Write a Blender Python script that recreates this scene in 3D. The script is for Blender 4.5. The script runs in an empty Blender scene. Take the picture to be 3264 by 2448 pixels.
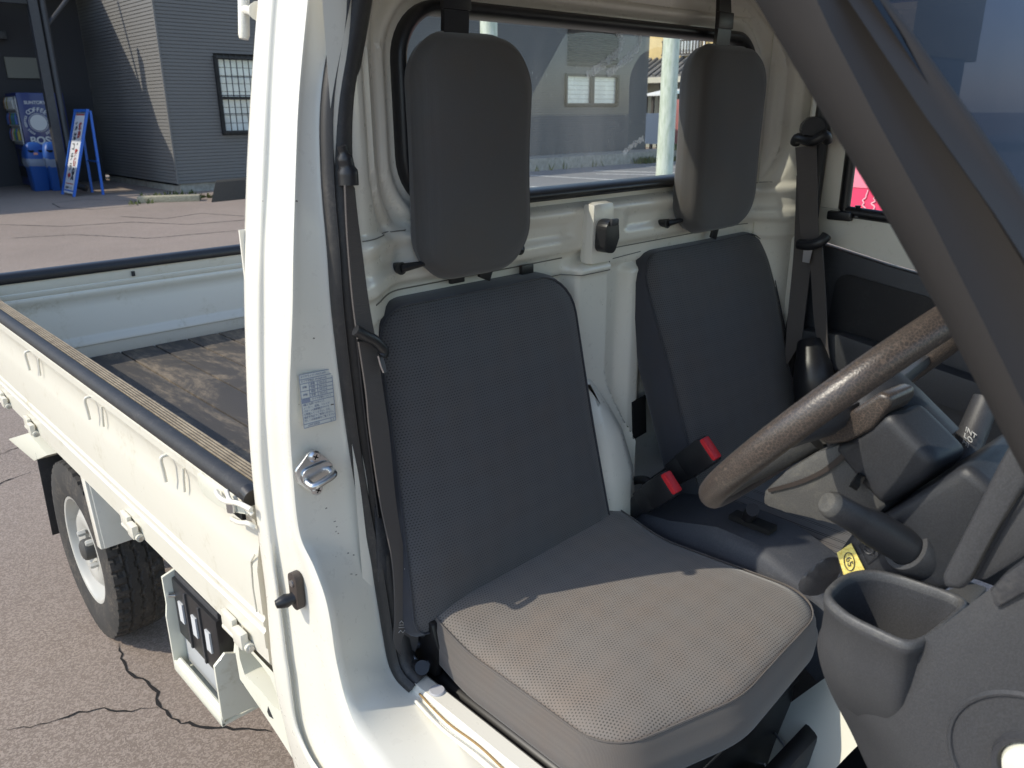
import bpy, bmesh, math, random
from mathutils import Vector, Matrix
random.seed(7)
R = math.radians
scene = bpy.context.scene

# ------------------------------------------------------------------ camera
cam_d = bpy.data.cameras.new('camera')
cam = bpy.data.objects.new('camera', cam_d)
scene.collection.objects.link(cam)
yaw, pitch, roll = R(43.4267534), R(19.08886846), R(-0.34616142)
fw = Vector((math.sin(yaw)*math.cos(pitch), math.cos(yaw)*math.cos(pitch), -math.sin(pitch)))
rt = fw.cross(Vector((0, 0, 1))).normalized()
up = rt.cross(fw)
r2 = rt*math.cos(roll) + up*math.sin(roll)
u2 = -rt*math.sin(roll) + up*math.cos(roll)
m = Matrix((r2, u2, -fw)).transposed().to_4x4()
m.translation = Vector((-0.4442, -0.83475, 1.47285))
cam.matrix_world = m
cam_d.sensor_width = 36.0
cam_d.lens = 2526.707/3264*36.0
cam_d.clip_start = 0.02
cam_d.clip_end = 3000
cam_d.dof.use_dof = True
cam_d.dof.focus_distance = 1.45
cam_d.dof.aperture_fstop = 11.0
scene.camera = cam

# ------------------------------------------------------------------ light
SUN_AZ, SUN_EL = R(24.0), R(42.0)      # azimuth measured from -X towards +Y
to_sun = Vector((-math.cos(SUN_AZ)*math.cos(SUN_EL), math.sin(SUN_AZ)*math.cos(SUN_EL), math.sin(SUN_EL)))
sun_d = bpy.data.lights.new('sun', 'SUN')
sun_d.energy = 2.1
sun_d.angle = R(0.5)
sun_d.color = (1.0, 0.93, 0.79)
sun = bpy.data.objects.new('sun', sun_d)
sun.rotation_euler = (-to_sun).to_track_quat('-Z', 'Y').to_euler()
scene.collection.objects.link(sun)
world = bpy.data.worlds.new('World')
scene.world = world
world.use_nodes = True
wn = world.node_tree
sky = wn.nodes.new('ShaderNodeTexSky')
sky.sky_type = 'NISHITA'
sky.sun_disc = False
sky.sun_elevation = SUN_EL
sky.sun_rotation = math.atan2(to_sun.x, to_sun.y)
sky.air_density = 1.0
sky.dust_density = 0.7
sky.ozone_density = 0.7
wn.links.new(sky.outputs[0], wn.nodes['Background'].inputs[0])
wn.nodes['Background'].inputs[1].default_value = 0.15
scene.view_settings.view_transform = 'Standard'
scene.view_settings.look = 'None'
scene.view_settings.exposure = 0.86
scene.view_settings.gamma = 1.0
scene.view_settings.use_curve_mapping = False
scene.cycles.max_bounces = 8
scene.cycles.diffuse_bounces = 5
scene.cycles.glossy_bounces = 4
scene.cycles.transmission_bounces = 6
scene.cycles.transparent_max_bounces = 16
scene.cycles.use_denoising = True

# ------------------------------------------------------------------ node maths
class E:
    def __init__(s, nt, sock): s.nt, s.s = nt, sock
    def op(s, o, *a, clamp=False):
        n = s.nt.nodes.new('ShaderNodeMath'); n.operation = o; n.use_clamp = clamp
        for i, v in enumerate((s,)+a):
            if isinstance(v, E): s.nt.links.new(v.s, n.inputs[i])
            else: n.inputs[i].default_value = v
        return E(s.nt, n.outputs[0])
    def __add__(s, o): return s.op('ADD', o)
    def __sub__(s, o): return s.op('SUBTRACT', o)
    def __mul__(s, o): return s.op('MULTIPLY', o)
    def __truediv__(s, o): return s.op('DIVIDE', o)
    def sin(s): return s.op('SINE')
    def fract(s): return s.op('FRACT')
    def floor(s): return s.op('FLOOR')
    def abs(s): return s.op('ABSOLUTE')
    def ramp(s, a, b):
        n = s.nt.nodes.new('ShaderNodeMapRange'); n.interpolation_type = 'SMOOTHSTEP'
        s.nt.links.new(s.s, n.inputs[0]); n.inputs[1].default_value = a; n.inputs[2].default_value = b
        return E(s.nt, n.outputs[0])

class Mat:
    def __init__(s, name, col=(.5, .5, .5), rough=.5, metal=0, spec=.5, coat=0):
        s.m = bpy.data.materials.new(name); s.m.use_nodes = True
        s.nt = s.m.node_tree; s.b = s.nt.nodes['Principled BSDF']
        s.set('Base Color', (*col, 1)); s.set('Roughness', rough); s.set('Metallic', metal)
        s.set('Specular IOR Level', spec); s.set('Coat Weight', coat); s.set('Coat Roughness', .08)
        s.col = (*col, 1); s._tc = None
    def set(s, k, v):
        if isinstance(v, E): s.nt.links.new(v.s, s.b.inputs[k])
        else: s.b.inputs[k].default_value = v
    def tc(s, which='Object'):
        if not s._tc: s._tc = s.nt.nodes.new('ShaderNodeTexCoord')
        return s._tc.outputs[which]
    def xyz(s):
        n = s.nt.nodes.new('ShaderNodeSeparateXYZ'); s.nt.links.new(s.tc(), n.inputs[0])
        return [E(s.nt, o) for o in n.outputs]
    def noise(s, scale, detail=4, rough=.55, stretch=None, dist=0):
        n = s.nt.nodes.new('ShaderNodeTexNoise'); n.inputs['Scale'].default_value = scale
        n.inputs['Detail'].default_value = detail; n.inputs['Roughness'].default_value = rough
        n.inputs['Distortion'].default_value = dist
        src = s.tc()
        if stretch:
            mp = s.nt.nodes.new('ShaderNodeMapping'); mp.inputs['Scale'].default_value = stretch
            s.nt.links.new(src, mp.inputs[0]); src = mp.outputs[0]
        s.nt.links.new(src, n.inputs['Vector'])
        return E(s.nt, n.outputs['Fac'])
    def voro(s, scale, feature='F1', out='Distance', stretch=None):
        n = s.nt.nodes.new('ShaderNodeTexVoronoi'); n.feature = feature; n.inputs['Scale'].default_value = scale
        src = s.tc()
        if stretch:
            mp = s.nt.nodes.new('ShaderNodeMapping'); mp.inputs['Scale'].default_value = stretch
            s.nt.links.new(src, mp.inputs[0]); src = mp.outputs[0]
        s.nt.links.new(src, n.inputs['Vector'])
        o = n.outputs[out]
        if out == 'Color':
            q = s.nt.nodes.new('ShaderNodeSeparateColor'); s.nt.links.new(o, q.inputs[0]); o = q.outputs[0]
        return E(s.nt, o)
    def mix(s, fac, a, b):
        n = s.nt.nodes.new('ShaderNodeMix'); n.data_type = 'RGBA'
        if isinstance(fac, E): s.nt.links.new(fac.s, n.inputs[0])
        else: n.inputs[0].default_value = fac
        for i, v in ((6, a), (7, b)):
            if isinstance(v, E): s.nt.links.new(v.s, n.inputs[i])
            else: n.inputs[i].default_value = (*v[:3], 1)
        return E(s.nt, n.outputs[2])
    def colour(s, e): s.set('Base Color', e); return s
    def bump(s, h, strength=.3, dist=.001):
        n = s.nt.nodes.new('ShaderNodeBump'); n.inputs['Strength'].default_value = strength
        n.inputs['Distance'].default_value = dist
        s.nt.links.new(h.s, n.inputs['Height']); s.nt.links.new(n.outputs[0], s.b.inputs['Normal'])
        return s

# ------------------------------------------------------------------ materials
def paint(name, col, dirt=.25, rough=.28):
    k = Mat(name, col, rough, coat=.35)
    n1 = k.noise(9, 6, .65); n2 = k.noise(60, 4, .7)
    d = (n1.ramp(.52, .75)*n2.ramp(.4, .7))*dirt
    c = k.mix(d, col, (col[0]*.62, col[1]*.57, col[2]*.42))
    sp = k.voro(55, 'F1').op('LESS_THAN', .045)*k.noise(14, 2).ramp(.55, .62)
    c = k.mix(sp*.7, c, (.22, .15, .08))
    k.colour(c); k.set('Roughness', n2*.25+(rough-.1))
    k.bump(k.noise(25, 2), .03, .002)
    return k
WHITE = paint('cream_white_paint', (.765, .733, .640), .12)
WHITE_BED = paint('bed_white_paint', (.67, .640, .545), .8, .40)
WHITE_DIRTY = paint('weathered_white_paint', (.70, .69, .58), .9, .5)
def plastic(name, col, rough=.55, grain=900, bump=.25, dust=0, dustcol=(.30, .29, .25)):
    k = Mat(name, col, rough)
    n = k.noise(grain, 2, .5); big = k.noise(18, 5, .7)
    c = k.mix(n.ramp(.35, .7), [v*.85 for v in col], [v*1.15 for v in col])
    if dust: c = k.mix(big.ramp(.42, .75)*k.noise(140, 3, .7).ramp(.35, .7)*dust, c, dustcol)
    k.colour(c); k.bump(n, bump, .0006)
    return k
GREY = plastic('grey_dash_plastic', (.043, .044, .048), .55, 700, .3, .10, (.12, .115, .10))
GREY_DUSTY = plastic('dusty_grey_plastic', (.072, .071, .068), .6, 700, .3, .5, (.17, .16, .13))
SHROUD = plastic('column_shroud_plastic', (.024, .026, .031), .5, 700, .3, .12, (.10, .095, .085))
CHAR = plastic('charcoal_plastic', (.040, .041, .046), .5, 700, .3, .25, (.16, .155, .14))
BLACK = plastic('black_plastic', (.014, .014, .016), .38, 800, .15, .15, (.1, .1, .09))
BLACKMETAL = Mat('black_seat_base_paint', (.012, .011, .011), .32)
RUBBER = plastic('black_rubber', (.020, .020, .022), .6, 500, .2, .4, (.10, .09, .08))
STRIP = plastic('weatherstrip_rubber', (.030, .028, .027), .55, 900, .2, .5, (.12, .105, .09))
VOID = Mat('dark_hole', (.004, .004, .004), .9)
STEEL = Mat('zinc_steel', (.62, .63, .64), .28, 1.0); STEEL.bump(STEEL.noise(300, 2), .08, .0005)
RED = Mat('red_button_plastic', (.62, .025, .035), .35)
YELLOW = Mat('yellow_sticker_paper', (.80, .66, .16), .6)
YELLOW.colour(YELLOW.mix(YELLOW.noise(260, 3, .7).ramp(.45, .65), (.84, .72, .22), (.66, .50, .10)))
INK = Mat('dark_ink', (.03, .035, .05), .6)
INKBLUE = Mat('blue_ink', (.30, .33, .42), .6)
STICKER = Mat('clear_label_film', (.72, .73, .68), .3)
WHITEINK = Mat('white_print', (.75, .76, .76), .6)

def fabric(name, a, b, dark, light, dot=True, cell=(.0050, .0042)):
    k = Mat(name, light, .9, spec=.2)
    ax = k.xyz(); u, v = ax[a], ax[b]
    wear = k.noise(11, 5, .65)
    base = k.mix(wear.ramp(.35, .75), light, [light[0]*1.06, light[1]*.97, light[2]*.90])
    fine = k.noise(1500, 2, .6)
    base = k.mix(fine.ramp(.3, .75)*.35, base, [c*.55 for c in light])
    if dot:
        q = v*(1/cell[1]); row = q.floor()
        odd = (row*.5).fract()
        fu = (u*(1/cell[0])+odd).fract()-.5
        fv = q.fract()-.5
        dd = (fu*fu)*6.5+(fv*fv)*10.0
        dia = ((u+v*1.15)*62.0).sin()*((u-v*1.15)*62.0).sin()
        lim = dia*.14+.5
        dotm = (lim-dd).ramp(-.12, .25)
        base = k.mix(dotm*.9, base, dark)
        k.bump((dotm*-1.0+1.0)+fine*.3, .45, .0012)
    else:
        # fine vertical ribbing of the border cloth
        rib = (u*2600.0).sin()*.5+.5
        base = k.mix(rib*.15, base, dark)
        k.bump(rib*.3+fine, .2, .0005)
    k.colour(base); k.set('Sheen Weight', .25); k.set('Sheen Roughness', .5)
    return k
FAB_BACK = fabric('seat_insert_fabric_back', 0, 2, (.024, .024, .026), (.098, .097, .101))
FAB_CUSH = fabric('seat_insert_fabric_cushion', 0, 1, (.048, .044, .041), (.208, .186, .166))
FAB_SIDE = fabric('seat_border_fabric', 2, 1, (.034, .035, .040), (.054, .056, .066), False)
FAB_CSIDE = fabric('cushion_border_fabric', 0, 1, (.065, .058, .053), (.130, .116, .106), False)
FAB_HEAD = fabric('headrest_fabric', 0, 2, (.056, .054, .052), (.092, .089, .086), False)
WEB = Mat('seat_belt_webbing', (.105, .094, .088), .85, spec=.2)
WEB.bump((WEB.xyz()[2]*2400.0).sin()*.5+WEB.noise(900, 2), .25, .0006)
LEATHER = Mat('cracked_wheel_skin', (.05, .035, .025), .34)
cr = LEATHER.voro(300, 'DISTANCE_TO_EDGE')
LEATHER.colour(LEATHER.mix(cr.ramp(.01, .085), (.105, .080, .064), (.042, .035, .031)))
LEATHER.bump(cr.ramp(0, .2), .14, .0006)

def glassmat(name, tint=(1, 1, 1), dirt=.06, refl=1.0, streak=(9, 9, 1.6)):
    mt = bpy.data.materials.new(name); mt.use_nodes = True
    nt = mt.node_tree; nt.nodes.clear()
    o = nt.nodes.new('ShaderNodeOutputMaterial')
    tr = nt.nodes.new('ShaderNodeBsdfTransparent'); tr.inputs[0].default_value = (*tint, 1)
    gl = nt.nodes.new('ShaderNodeBsdfGlossy'); gl.inputs['Roughness'].default_value = .02
    fr = nt.nodes.new('ShaderNodeFresnel'); ge = nt.nodes.new('ShaderNodeNewGeometry')
    ior = E(nt, ge.outputs['Backfacing'])*(1/1.5-1.5)+1.5      # a thin pane reflects alike from both sides
    nt.links.new(ior.s, fr.inputs[0])
    mx = nt.nodes.new('ShaderNodeMixShader')
    frs = E(nt, fr.outputs[0])*refl; nt.links.new(frs.s, mx.inputs[0]); nt.links.new(tr.outputs[0], mx.inputs[1]); nt.links.new(gl.outputs[0], mx.inputs[2])
    df1 = nt.nodes.new('ShaderNodeBsdfDiffuse'); df1.inputs[0].default_value = (.55, .56, .55, 1)
    df2 = nt.nodes.new('ShaderNodeBsdfTranslucent'); df2.inputs[0].default_value = (.5, .5, .48, 1)
    df = nt.nodes.new('ShaderNodeMixShader'); nt.links.new(df1.outputs[0], df.inputs[1]); nt.links.new(df2.outputs[0], df.inputs[2])     # dust scatters light both ways
    tc = nt.nodes.new('ShaderNodeTexCoord'); ns = nt.nodes.new('ShaderNodeTexNoise')
    mp = nt.nodes.new('ShaderNodeMapping'); mp.inputs['Scale'].default_value = streak
    nt.links.new(tc.outputs['Object'], mp.inputs[0]); nt.links.new(mp.outputs[0], ns.inputs['Vector'])
    ns.inputs['Scale'].default_value = 2.2; ns.inputs['Detail'].default_value = 7
    e = E(nt, ns.outputs['Fac']).ramp(.3, .85)*dirt
    mx2 = nt.nodes.new('ShaderNodeMixShader')
    nt.links.new(e.s, mx2.inputs[0]); nt.links.new(mx.outputs[0], mx2.inputs[1]); nt.links.new(df.outputs[0], mx2.inputs[2])
    nt.links.new(mx2.outputs[0], o.inputs[0])
    return mt
GLASS = glassmat('rear_glass_dust_and_sheen', (.92, .95, .94), .22, 1.0, (7, 7, .7))  # dust strengthened into upright streaks that imitate pale reflections
GLASS_FRONT = glassmat('windscreen_glass', (.86, .90, .89), .02)
GLASS_ADDED_DARK = glassmat('windscreen_added_dark_band', (.035, .036, .055), .015, .42)  # added dark tint and weakened reflection, to dim the view through the glass
GLASS_DOOR = glassmat('door_glass', (.97, .98, .97), .02)

def smear_mat():
    mt = bpy.data.materials.new('glass_smear'); mt.use_nodes = True
    nt = mt.node_tree; nt.nodes.clear()
    o = nt.nodes.new('ShaderNodeOutputMaterial')
    tr = nt.nodes.new('ShaderNodeBsdfTransparent'); df1 = nt.nodes.new('ShaderNodeBsdfDiffuse')
    df1.inputs[0].default_value = (.8, .8, .78, 1)
    df2 = nt.nodes.new('ShaderNodeBsdfTranslucent'); df2.inputs[0].default_value = (.8, .8, .78, 1)
    df = nt.nodes.new('ShaderNodeMixShader'); nt.links.new(df1.outputs[0], df.inputs[1]); nt.links.new(df2.outputs[0], df.inputs[2])
    tc = nt.nodes.new('ShaderNodeTexCoord'); ns = nt.nodes.new('ShaderNodeTexNoise')
    ns.inputs['Scale'].default_value = 70; ns.inputs['Detail'].default_value = 5
    nt.links.new(tc.outputs['Object'], ns.inputs['Vector'])
    e = E(nt, ns.outputs['Fac']).ramp(.15, .75)*.5
    mx = nt.nodes.new('ShaderNodeMixShader')
    nt.links.new(e.s, mx.inputs[0]); nt.links.new(tr.outputs[0], mx.inputs[1]); nt.links.new(df.outputs[0], mx.inputs[2])
    nt.links.new(mx.outputs[0], o.inputs[0])
    return mt
SMEAR = smear_mat()

ASPHALT = Mat('brown_asphalt', (.17, .14, .125), .9, spec=.2)
sp = ASPHALT.voro(210, 'F1', 'Color'); n1 = ASPHALT.noise(480, 3, .7); n2 = ASPHALT.noise(.7, 5, .6); n3 = ASPHALT.noise(5, 5, .7)
c = ASPHALT.mix(sp.ramp(.25, .9), (.265, .210, .172), (.455, .375, .315))
c = ASPHALT.mix(n1.ramp(.35, .7), ASPHALT.mix(.45, c, (.11, .087, .070)), c)
c = ASPHALT.mix(n2.ramp(.3, .7)*.35, c, (.37, .30, .25))
c = ASPHALT.mix(n3.ramp(.5, .8)*.12, c, (.10, .082, .072))
ASPHALT.colour(c); ASPHALT.bump(sp+n1, .55, .006)
LOT = Mat('grey_asphalt', (.10, .10, .105), .9, spec=.2)
l1 = LOT.noise(60, 4, .7); l2 = LOT.noise(.5, 4)
LOT.colour(LOT.mix(l1.ramp(.3, .7), (.18, .18, .185), LOT.mix(l2.ramp(.3, .7), (.23, .23, .23), (.29, .28, .27))))
LINE = Mat('worn_white_line', (.72, .71, .67), .8)
CRACK = Mat('crack_dark', (.012, .010, .009), .95)
CONC = Mat('concrete', (.36, .34, .30), .9)
CONC.colour(CONC.mix(CONC.noise(8, 6, .7).ramp(.3, .7), (.40, .38, .33), (.25, .235, .20)))
SIDING = Mat('dark_grey_siding', (.075, .075, .078), .75, spec=.3)
s1 = SIDING.noise(30, 4, .7, stretch=(.3, .3, 6)); s2 = SIDING.noise(.6, 4)
SIDING.colour(SIDING.mix(s1.ramp(.3, .7), (.165, .160, .152), SIDING.mix(s2, (.125, .122, .12), (.175, .168, .155))))
SIDING.bump(s1, .3, .004)
DARKWALL = Mat('dark_charcoal_wall', (.05, .05, .055), .8)
DARKTRIM = Mat('black_window_trim', (.012, .012, .013), .5)

# ------------------------------------------------------------------ geometry helpers
COL = scene.collection
def V(p): return Vector(p)
def finish(name, me, mats, parent, smooth=40):
    for q in (mats if isinstance(mats, (list, tuple)) else [mats]):
        me.materials.append(q.m if isinstance(q, Mat) else q)
    if smooth is not None:
        me.shade_smooth()
        me.set_sharp_from_angle(angle=R(smooth))
    o = bpy.data.objects.new(name, me); COL.objects.link(o)
    if parent: o.parent = parent
    return o
def pydata(name, vs, fs, mats, parent=None, smooth=40, midx=None, recalc=True):
    me = bpy.data.meshes.new(name)
    me.from_pydata([tuple(v) for v in vs], [], fs)
    if midx: me.polygons.foreach_set('material_index', midx)
    if recalc:
        bm = bmesh.new(); bm.from_mesh(me); bmesh.ops.recalc_face_normals(bm, faces=bm.faces); bm.to_mesh(me); bm.free()
    me.update()
    return finish(name, me, mats, parent, smooth)
class MB:
    """collects several shapes that make up one part"""
    def __init__(s): s.v, s.f, s.m = [], [], []
    def add(s, vs, fs, mi=0):
        n = len(s.v); s.v += [tuple(v) for v in vs]; s.f += [tuple(i+n for i in f) for f in fs]; s.m += [mi]*len(fs); return s
    def loft(s, rows, close=False, cap=False, mi=0):
        return s.add(*loft(rows, close, cap), mi)
    def tube(s, path, r, n=10, mi=0, cap=True): return s.add(*tube(path, r, n, cap), mi)
    def box(s, c, d, mi=0, bev=0, rot=None): return s.add(*boxd(c, d, bev, rot), mi)
    def prism(s, poly, off, mi=0, bev=0): return s.add(*prismd(poly, off, bev), mi)
    def build(s, name, mats, parent=None, smooth=40):
        return pydata(name, s.v, s.f, mats, parent, smooth, s.m)
def loft(rows, close=False, cap=False):
    n = len(rows[0]); vs = [p for r in rows for p in r]; fs = []
    for i in range(len(rows)-1):
        for j in range(n if close else n-1):
            k = (j+1) % n
            fs.append((i*n+j, i*n+k, (i+1)*n+k, (i+1)*n+j))
    if cap:
        fs.append(tuple(range(n))[::-1]); fs.append(tuple((len(rows)-1)*n+j for j in range(n)))
    return vs, fs
def tube(path, r, n=10, cap=True, squash=None):
    path = [V(p) for p in path]; rows = []; prev = None
    for i, p in enumerate(path):
        t = (path[min(i+1, len(path)-1)]-path[max(i-1, 0)]).normalized()
        if prev is None:
            a = t.orthogonal().normalized()
        else:
            a = (prev-t*prev.dot(t)).normalized()
        prev = a; b = t.cross(a)
        ri = r[i] if isinstance(r, (list, tuple)) else r
        rows.append([p+(a*math.cos(2*math.pi*k/n)+b*math.sin(2*math.pi*k/n))*ri for k in range(n)])
    return loft(rows, True, cap)
def bmdata(bm):
    bm.verts.index_update(); vs = [v.co.copy() for v in bm.verts]; fs = [tuple(v.index for v in f.verts) for f in bm.faces]; bm.free()
    return vs, fs
def boxd(c, d, bev=0, rot=None):
    bm = bmesh.new(); bmesh.ops.create_cube(bm, size=1)
    for v in bm.verts: v.co = Vector((v.co.x*d[0], v.co.y*d[1], v.co.z*d[2]))
    if bev: bmesh.ops.bevel(bm, geom=bm.edges[:], offset=bev, segments=2, profile=.6, affect='EDGES')
    for v in bm.verts:
        if rot: v.co = rot @ v.co
        v.co += V(c)
    return bmdata(bm)
def prismd(poly, off, bev=0, seg=2):
    bm = bmesh.new(); off = V(off)
    a = [bm.verts.new(V(p)) for p in poly]; b = [bm.verts.new(V(p)+off) for p in poly]
    n = len(a)
    bm.faces.new(a); bm.faces.new(b[::-1])
    for i in range(n): bm.faces.new((a[i], b[i], b[(i+1) % n], a[(i+1) % n]))
    bmesh.ops.recalc_face_normals(bm, faces=bm.faces)
    if bev: bmesh.ops.bevel(bm, geom=bm.edges[:], offset=bev, segments=seg, profile=.6, affect='EDGES', clamp_overlap=True)
    return bmdata(bm)
def box(name, c, d, mat, parent=None, bev=0, rot=None, smooth=40):
    return pydata(name, *boxd(c, d, bev, rot), mat, parent, smooth)
def prism(name, poly, off, mat, parent=None, bev=0, seg=2):
    return pydata(name, *prismd(poly, off, bev, seg), mat, parent, 40)
def tubeo(name, path, r, mat, parent=None, n=10): return pydata(name, *tube(path, r, n), mat, parent, 60)
def catmull(pts, n=8):
    pts = [V(p) for p in pts]; out = []
    for i in range(len(pts)-1):
        p0, p1, p2, p3 = pts[max(i-1, 0)], pts[i], pts[i+1], pts[min(i+2, len(pts)-1)]
        for k in range(n):
            t = k/n
            out.append(.5*((2*p1)+(p2-p0)*t+(2*p0-5*p1+4*p2-p3)*t*t+(3*p1-p0-3*p2+p3)*t**3))
    return out+[pts[-1]]
def ribbon(name, left, right, mat, parent=None, thick=.0016, n=6):
    L, Rr = catmull(left, n), catmull(right, n); rows = []
    for i in range(len(L)):
        j0, j1 = max(i-1, 0), min(i+1, len(L)-1)
        t = ((L[j1]+Rr[j1])-(L[j0]+Rr[j0])).normalized(); w = (Rr[i]-L[i])
        nn = t.cross(w).normalized()*thick
        rows.append([L[i]+nn, Rr[i]+nn, Rr[i]-nn, L[i]-nn])
    return pydata(name, *loft(rows, True, True), mat, parent, 60)
def roundpoly(corners, seg=8):
    """corners: (a, b, radius) -> rounded outline"""
    out = []; n = len(corners)
    for i in range(n):
        p = Vector(corners[i][:2]); r = corners[i][2]
        a = (Vector(corners[i-1][:2])-p); b = (Vector(corners[(i+1) % n][:2])-p)
        ang = a.angle(b); d = min(r/math.tan(ang/2), a.length*.49, b.length*.49); r = d*math.tan(ang/2)
        a.normalize(); b.normalize()
        c = p+(a+b).normalized()*(r/math.sin(ang/2))
        s = p+a*d-c; e = p+b*d-c
        tot = s.angle(e) if s.length > 1e-9 else 0
        sg = 1 if s.x*e.y-s.y*e.x > 0 else -1
        for k in range(seg+1):
            t = tot*k/seg*sg
            out.append((c.x+s.x*math.cos(t)-s.y*math.sin(t), c.y+s.x*math.sin(t)+s.y*math.cos(t)))
    return out
def resample(poly, n):
    P = [Vector(p) for p in poly]; P.append(P[0]); L = [0]
    for i in range(len(P)-1): L.append(L[-1]+(P[i+1]-P[i]).length)
    out = []; j = 0
    for k in range(n):
        d = L[-1]*k/n
        while L[j+1] < d: j += 1
        t = (d-L[j])/max(L[j+1]-L[j], 1e-9); out.append(P[j].lerp(P[j+1], t))
    return out
def pad(name, corners, frame, thick, mats, parent, crown=.02, edge=.016, seam=.012, backedge=.02, n=96, warp=None, rings=8, pipe=None):
    """upholstered pad: outline in the (a, b) plane of frame=(O, A, B, N); N points out of the front"""
    O, A, B, N = [V(q) for q in frame]
    grv = pipe if pipe is not None else 1.0
    out = resample(roundpoly(corners, 10), n)
    cx = sum(p.x for p in out)/n; cy = sum(p.y for p in out)/n; c = Vector((cx, cy))
    def ring(ins, h):
        r = []
        for p in out:
            d = p-c; l = d.length; q = c+d*max(0, (l-ins)/l) if ins < 1 else c
            hh = h+(warp(q.x, q.y) if warp else 0)
            r.append(O+A*q.x+B*q.y+N*hh)
        return r
    def sc(k, h):
        r = []
        for p in out:
            d = (p-c); q = c+d*max(0, (d.length-seam)/d.length)*k
            r.append(O+A*q.x+B*q.y+N*(h+(warp(q.x, q.y) if warp else 0)))
        return r
    rows = []; mi = []
    rows.append(ring(backedge*2.5, -thick)); rows.append(ring(backedge, -thick)); mi.append(1)
    for k in range(1, 5):
        t = math.pi/2*k/4
        rows.append(ring(backedge*(1-math.sin(t)), -thick+backedge*(1-math.cos(t)))); mi.append(1)
    rows.append(ring(-.003, -thick*.5)); mi.append(1)
    rows.append(ring(0, -edge)); mi.append(1)
    rows.append(ring(.003, -edge*.45)); mi.append(1)
    rows.append(ring(seam*.75, -.002)); mi.append(1)
    rows.append(ring(seam*.93, -.002-.0015*grv)); mi.append(1)
    for k in range(rings+1):
        s = 1-(k/(rings))
        s = max(s, .02)
        e = 1-s**2.6
        rows.append(sc(s, -.001+crown*e + (.0025*grv if k else 0))); mi.append(0)
    vs, fs = loft(rows, True, False)
    midx = [mi[i] for i in range(len(rows)-1) for _ in range(n)]
    fs.append(tuple(range(n))[::-1]); midx.append(1)
    fs.append(tuple((len(rows)-1)*n+j for j in range(n))); midx.append(0)
    o = pydata(name, vs, fs, mats, parent, 60, midx)
    if grv:
        P_ = ring(seam*.80, .0002); tubeo('seam_piping', P_+P_[:1], .0013, mats[1], parent, 6)
    return o
def lathe(name, prof, axis_o, axis, mat, parent=None, n=40, smooth=35):
    return pydata(name, *lathed(prof, axis_o, axis, n), mat, parent, smooth)
def lathed(prof, axis_o, axis, n=40):
    ax = V(axis).normalized(); a = ax.orthogonal().normalized(); b = ax.cross(a); o = V(axis_o)
    rows = [[o+ax*h+(a*math.cos(2*math.pi*k/n)+b*math.sin(2*math.pi*k/n))*r for k in range(n)] for r, h in prof]
    return loft(rows, True, False)
def empty(name, loc=(0, 0, 0), parent=None):
    o = bpy.data.objects.new(name, None); o.location = loc; o.empty_display_size = .1
    COL.objects.link(o)
    if parent: o.parent = parent
    return o
def tag(o, label=None, cat=None, group=None, kind=None):
    for k, v in (('label', label), ('category', cat), ('group', group), ('kind', kind)):
        if v: o[k] = v
    return o
def text(name, body, origin, xdir, ydir, size, mat, parent=None, ext=.0003, align='CENTER', spacing=1.0, bold=0):
    cu = bpy.data.curves.new(name, 'FONT'); cu.body = body; cu.size = size; cu.align_x = align; cu.align_y = 'CENTER'
    cu.extrude = ext; cu.space_character = spacing; cu.offset = bold
    tmp = bpy.data.objects.new(name, cu); COL.objects.link(tmp)
    dg = bpy.context.evaluated_depsgraph_get()
    me = bpy.data.meshes.new_from_object(tmp.evaluated_get(dg))
    bpy.data.objects.remove(tmp); me.name = name
    x, y = V(xdir).normalized(), V(ydir).normalized(); z = x.cross(y)
    M = Matrix((x, y, z)).transposed().to_4x4(); M.translation = V(origin)
    me.transform(M); me.materials.clear()
    return finish(name, me, mat, parent, None)
def smooth01(a, b, x):
    t = min(1, max(0, (x-a)/(b-a))); return t*t*(3-2*t)
# ================================================================== the setting
g = pydata('ground', [(-150, -150, 0), (250, -150, 0), (250, 250, 0), (-150, 250, 0)], [(0, 1, 2, 3)], ASPHALT, None, None)
tag(g, 'brown weathered asphalt yard under the truck', None, kind='structure')
lot = pydata('parking_lot', [(9.2, 4, .004), (60, 4, .004), (60, 13.8, .004), (10.5, 13.8, .004)], [(0, 1, 2, 3)], LOT, None, None)
tag(lot, 'grey asphalt car park behind the truck', None, kind='structure')
def sheet_line(name, a, b, w, z, mat, parent):
    a, b = V(a), V(b); a.z = b.z = z; d = (b-a).normalized(); s = Vector((-d.y, d.x, 0))*w/2
    return pydata(name, [a-s, b-s, b+s, a+s], [(0, 1, 2, 3)], mat, parent, None)
for a, b, w in (( (13.140, 12.828, 0.000), (13.546, 10.086, 0.000), .10), ( (15.265, 12.722, 0.000), (16.067, 10.742, 0.000), .12), ( (11.098, 10.791, 0.000), (11.140, 9.968, 0.000), .08),
                ( (14.529, 12.005, 0.000), (15.954, 9.451, 0.000), .10), ( (17.334, 12.651, 0.000), (18.476, 9.953, 0.000), .10), ( (10.373, 10.061, 0.000), (10.485, 9.594, 0.000), .08)):
    sheet_line('parking_line', a, b, w, .008, LINE, lot)
SAND = Mat('sandy_concrete_strip', (.42, .37, .27), .9)
SAND.colour(SAND.mix(SAND.noise(3, 6, .7).ramp(.3, .7), (.46, .41, .30), (.30, .27, .21)))
sheet_line('gutter_strip', (9.846, 9.530, 0.000), (17.717, 9.514, -0.000), .55, .008, SAND, lot)
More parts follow.
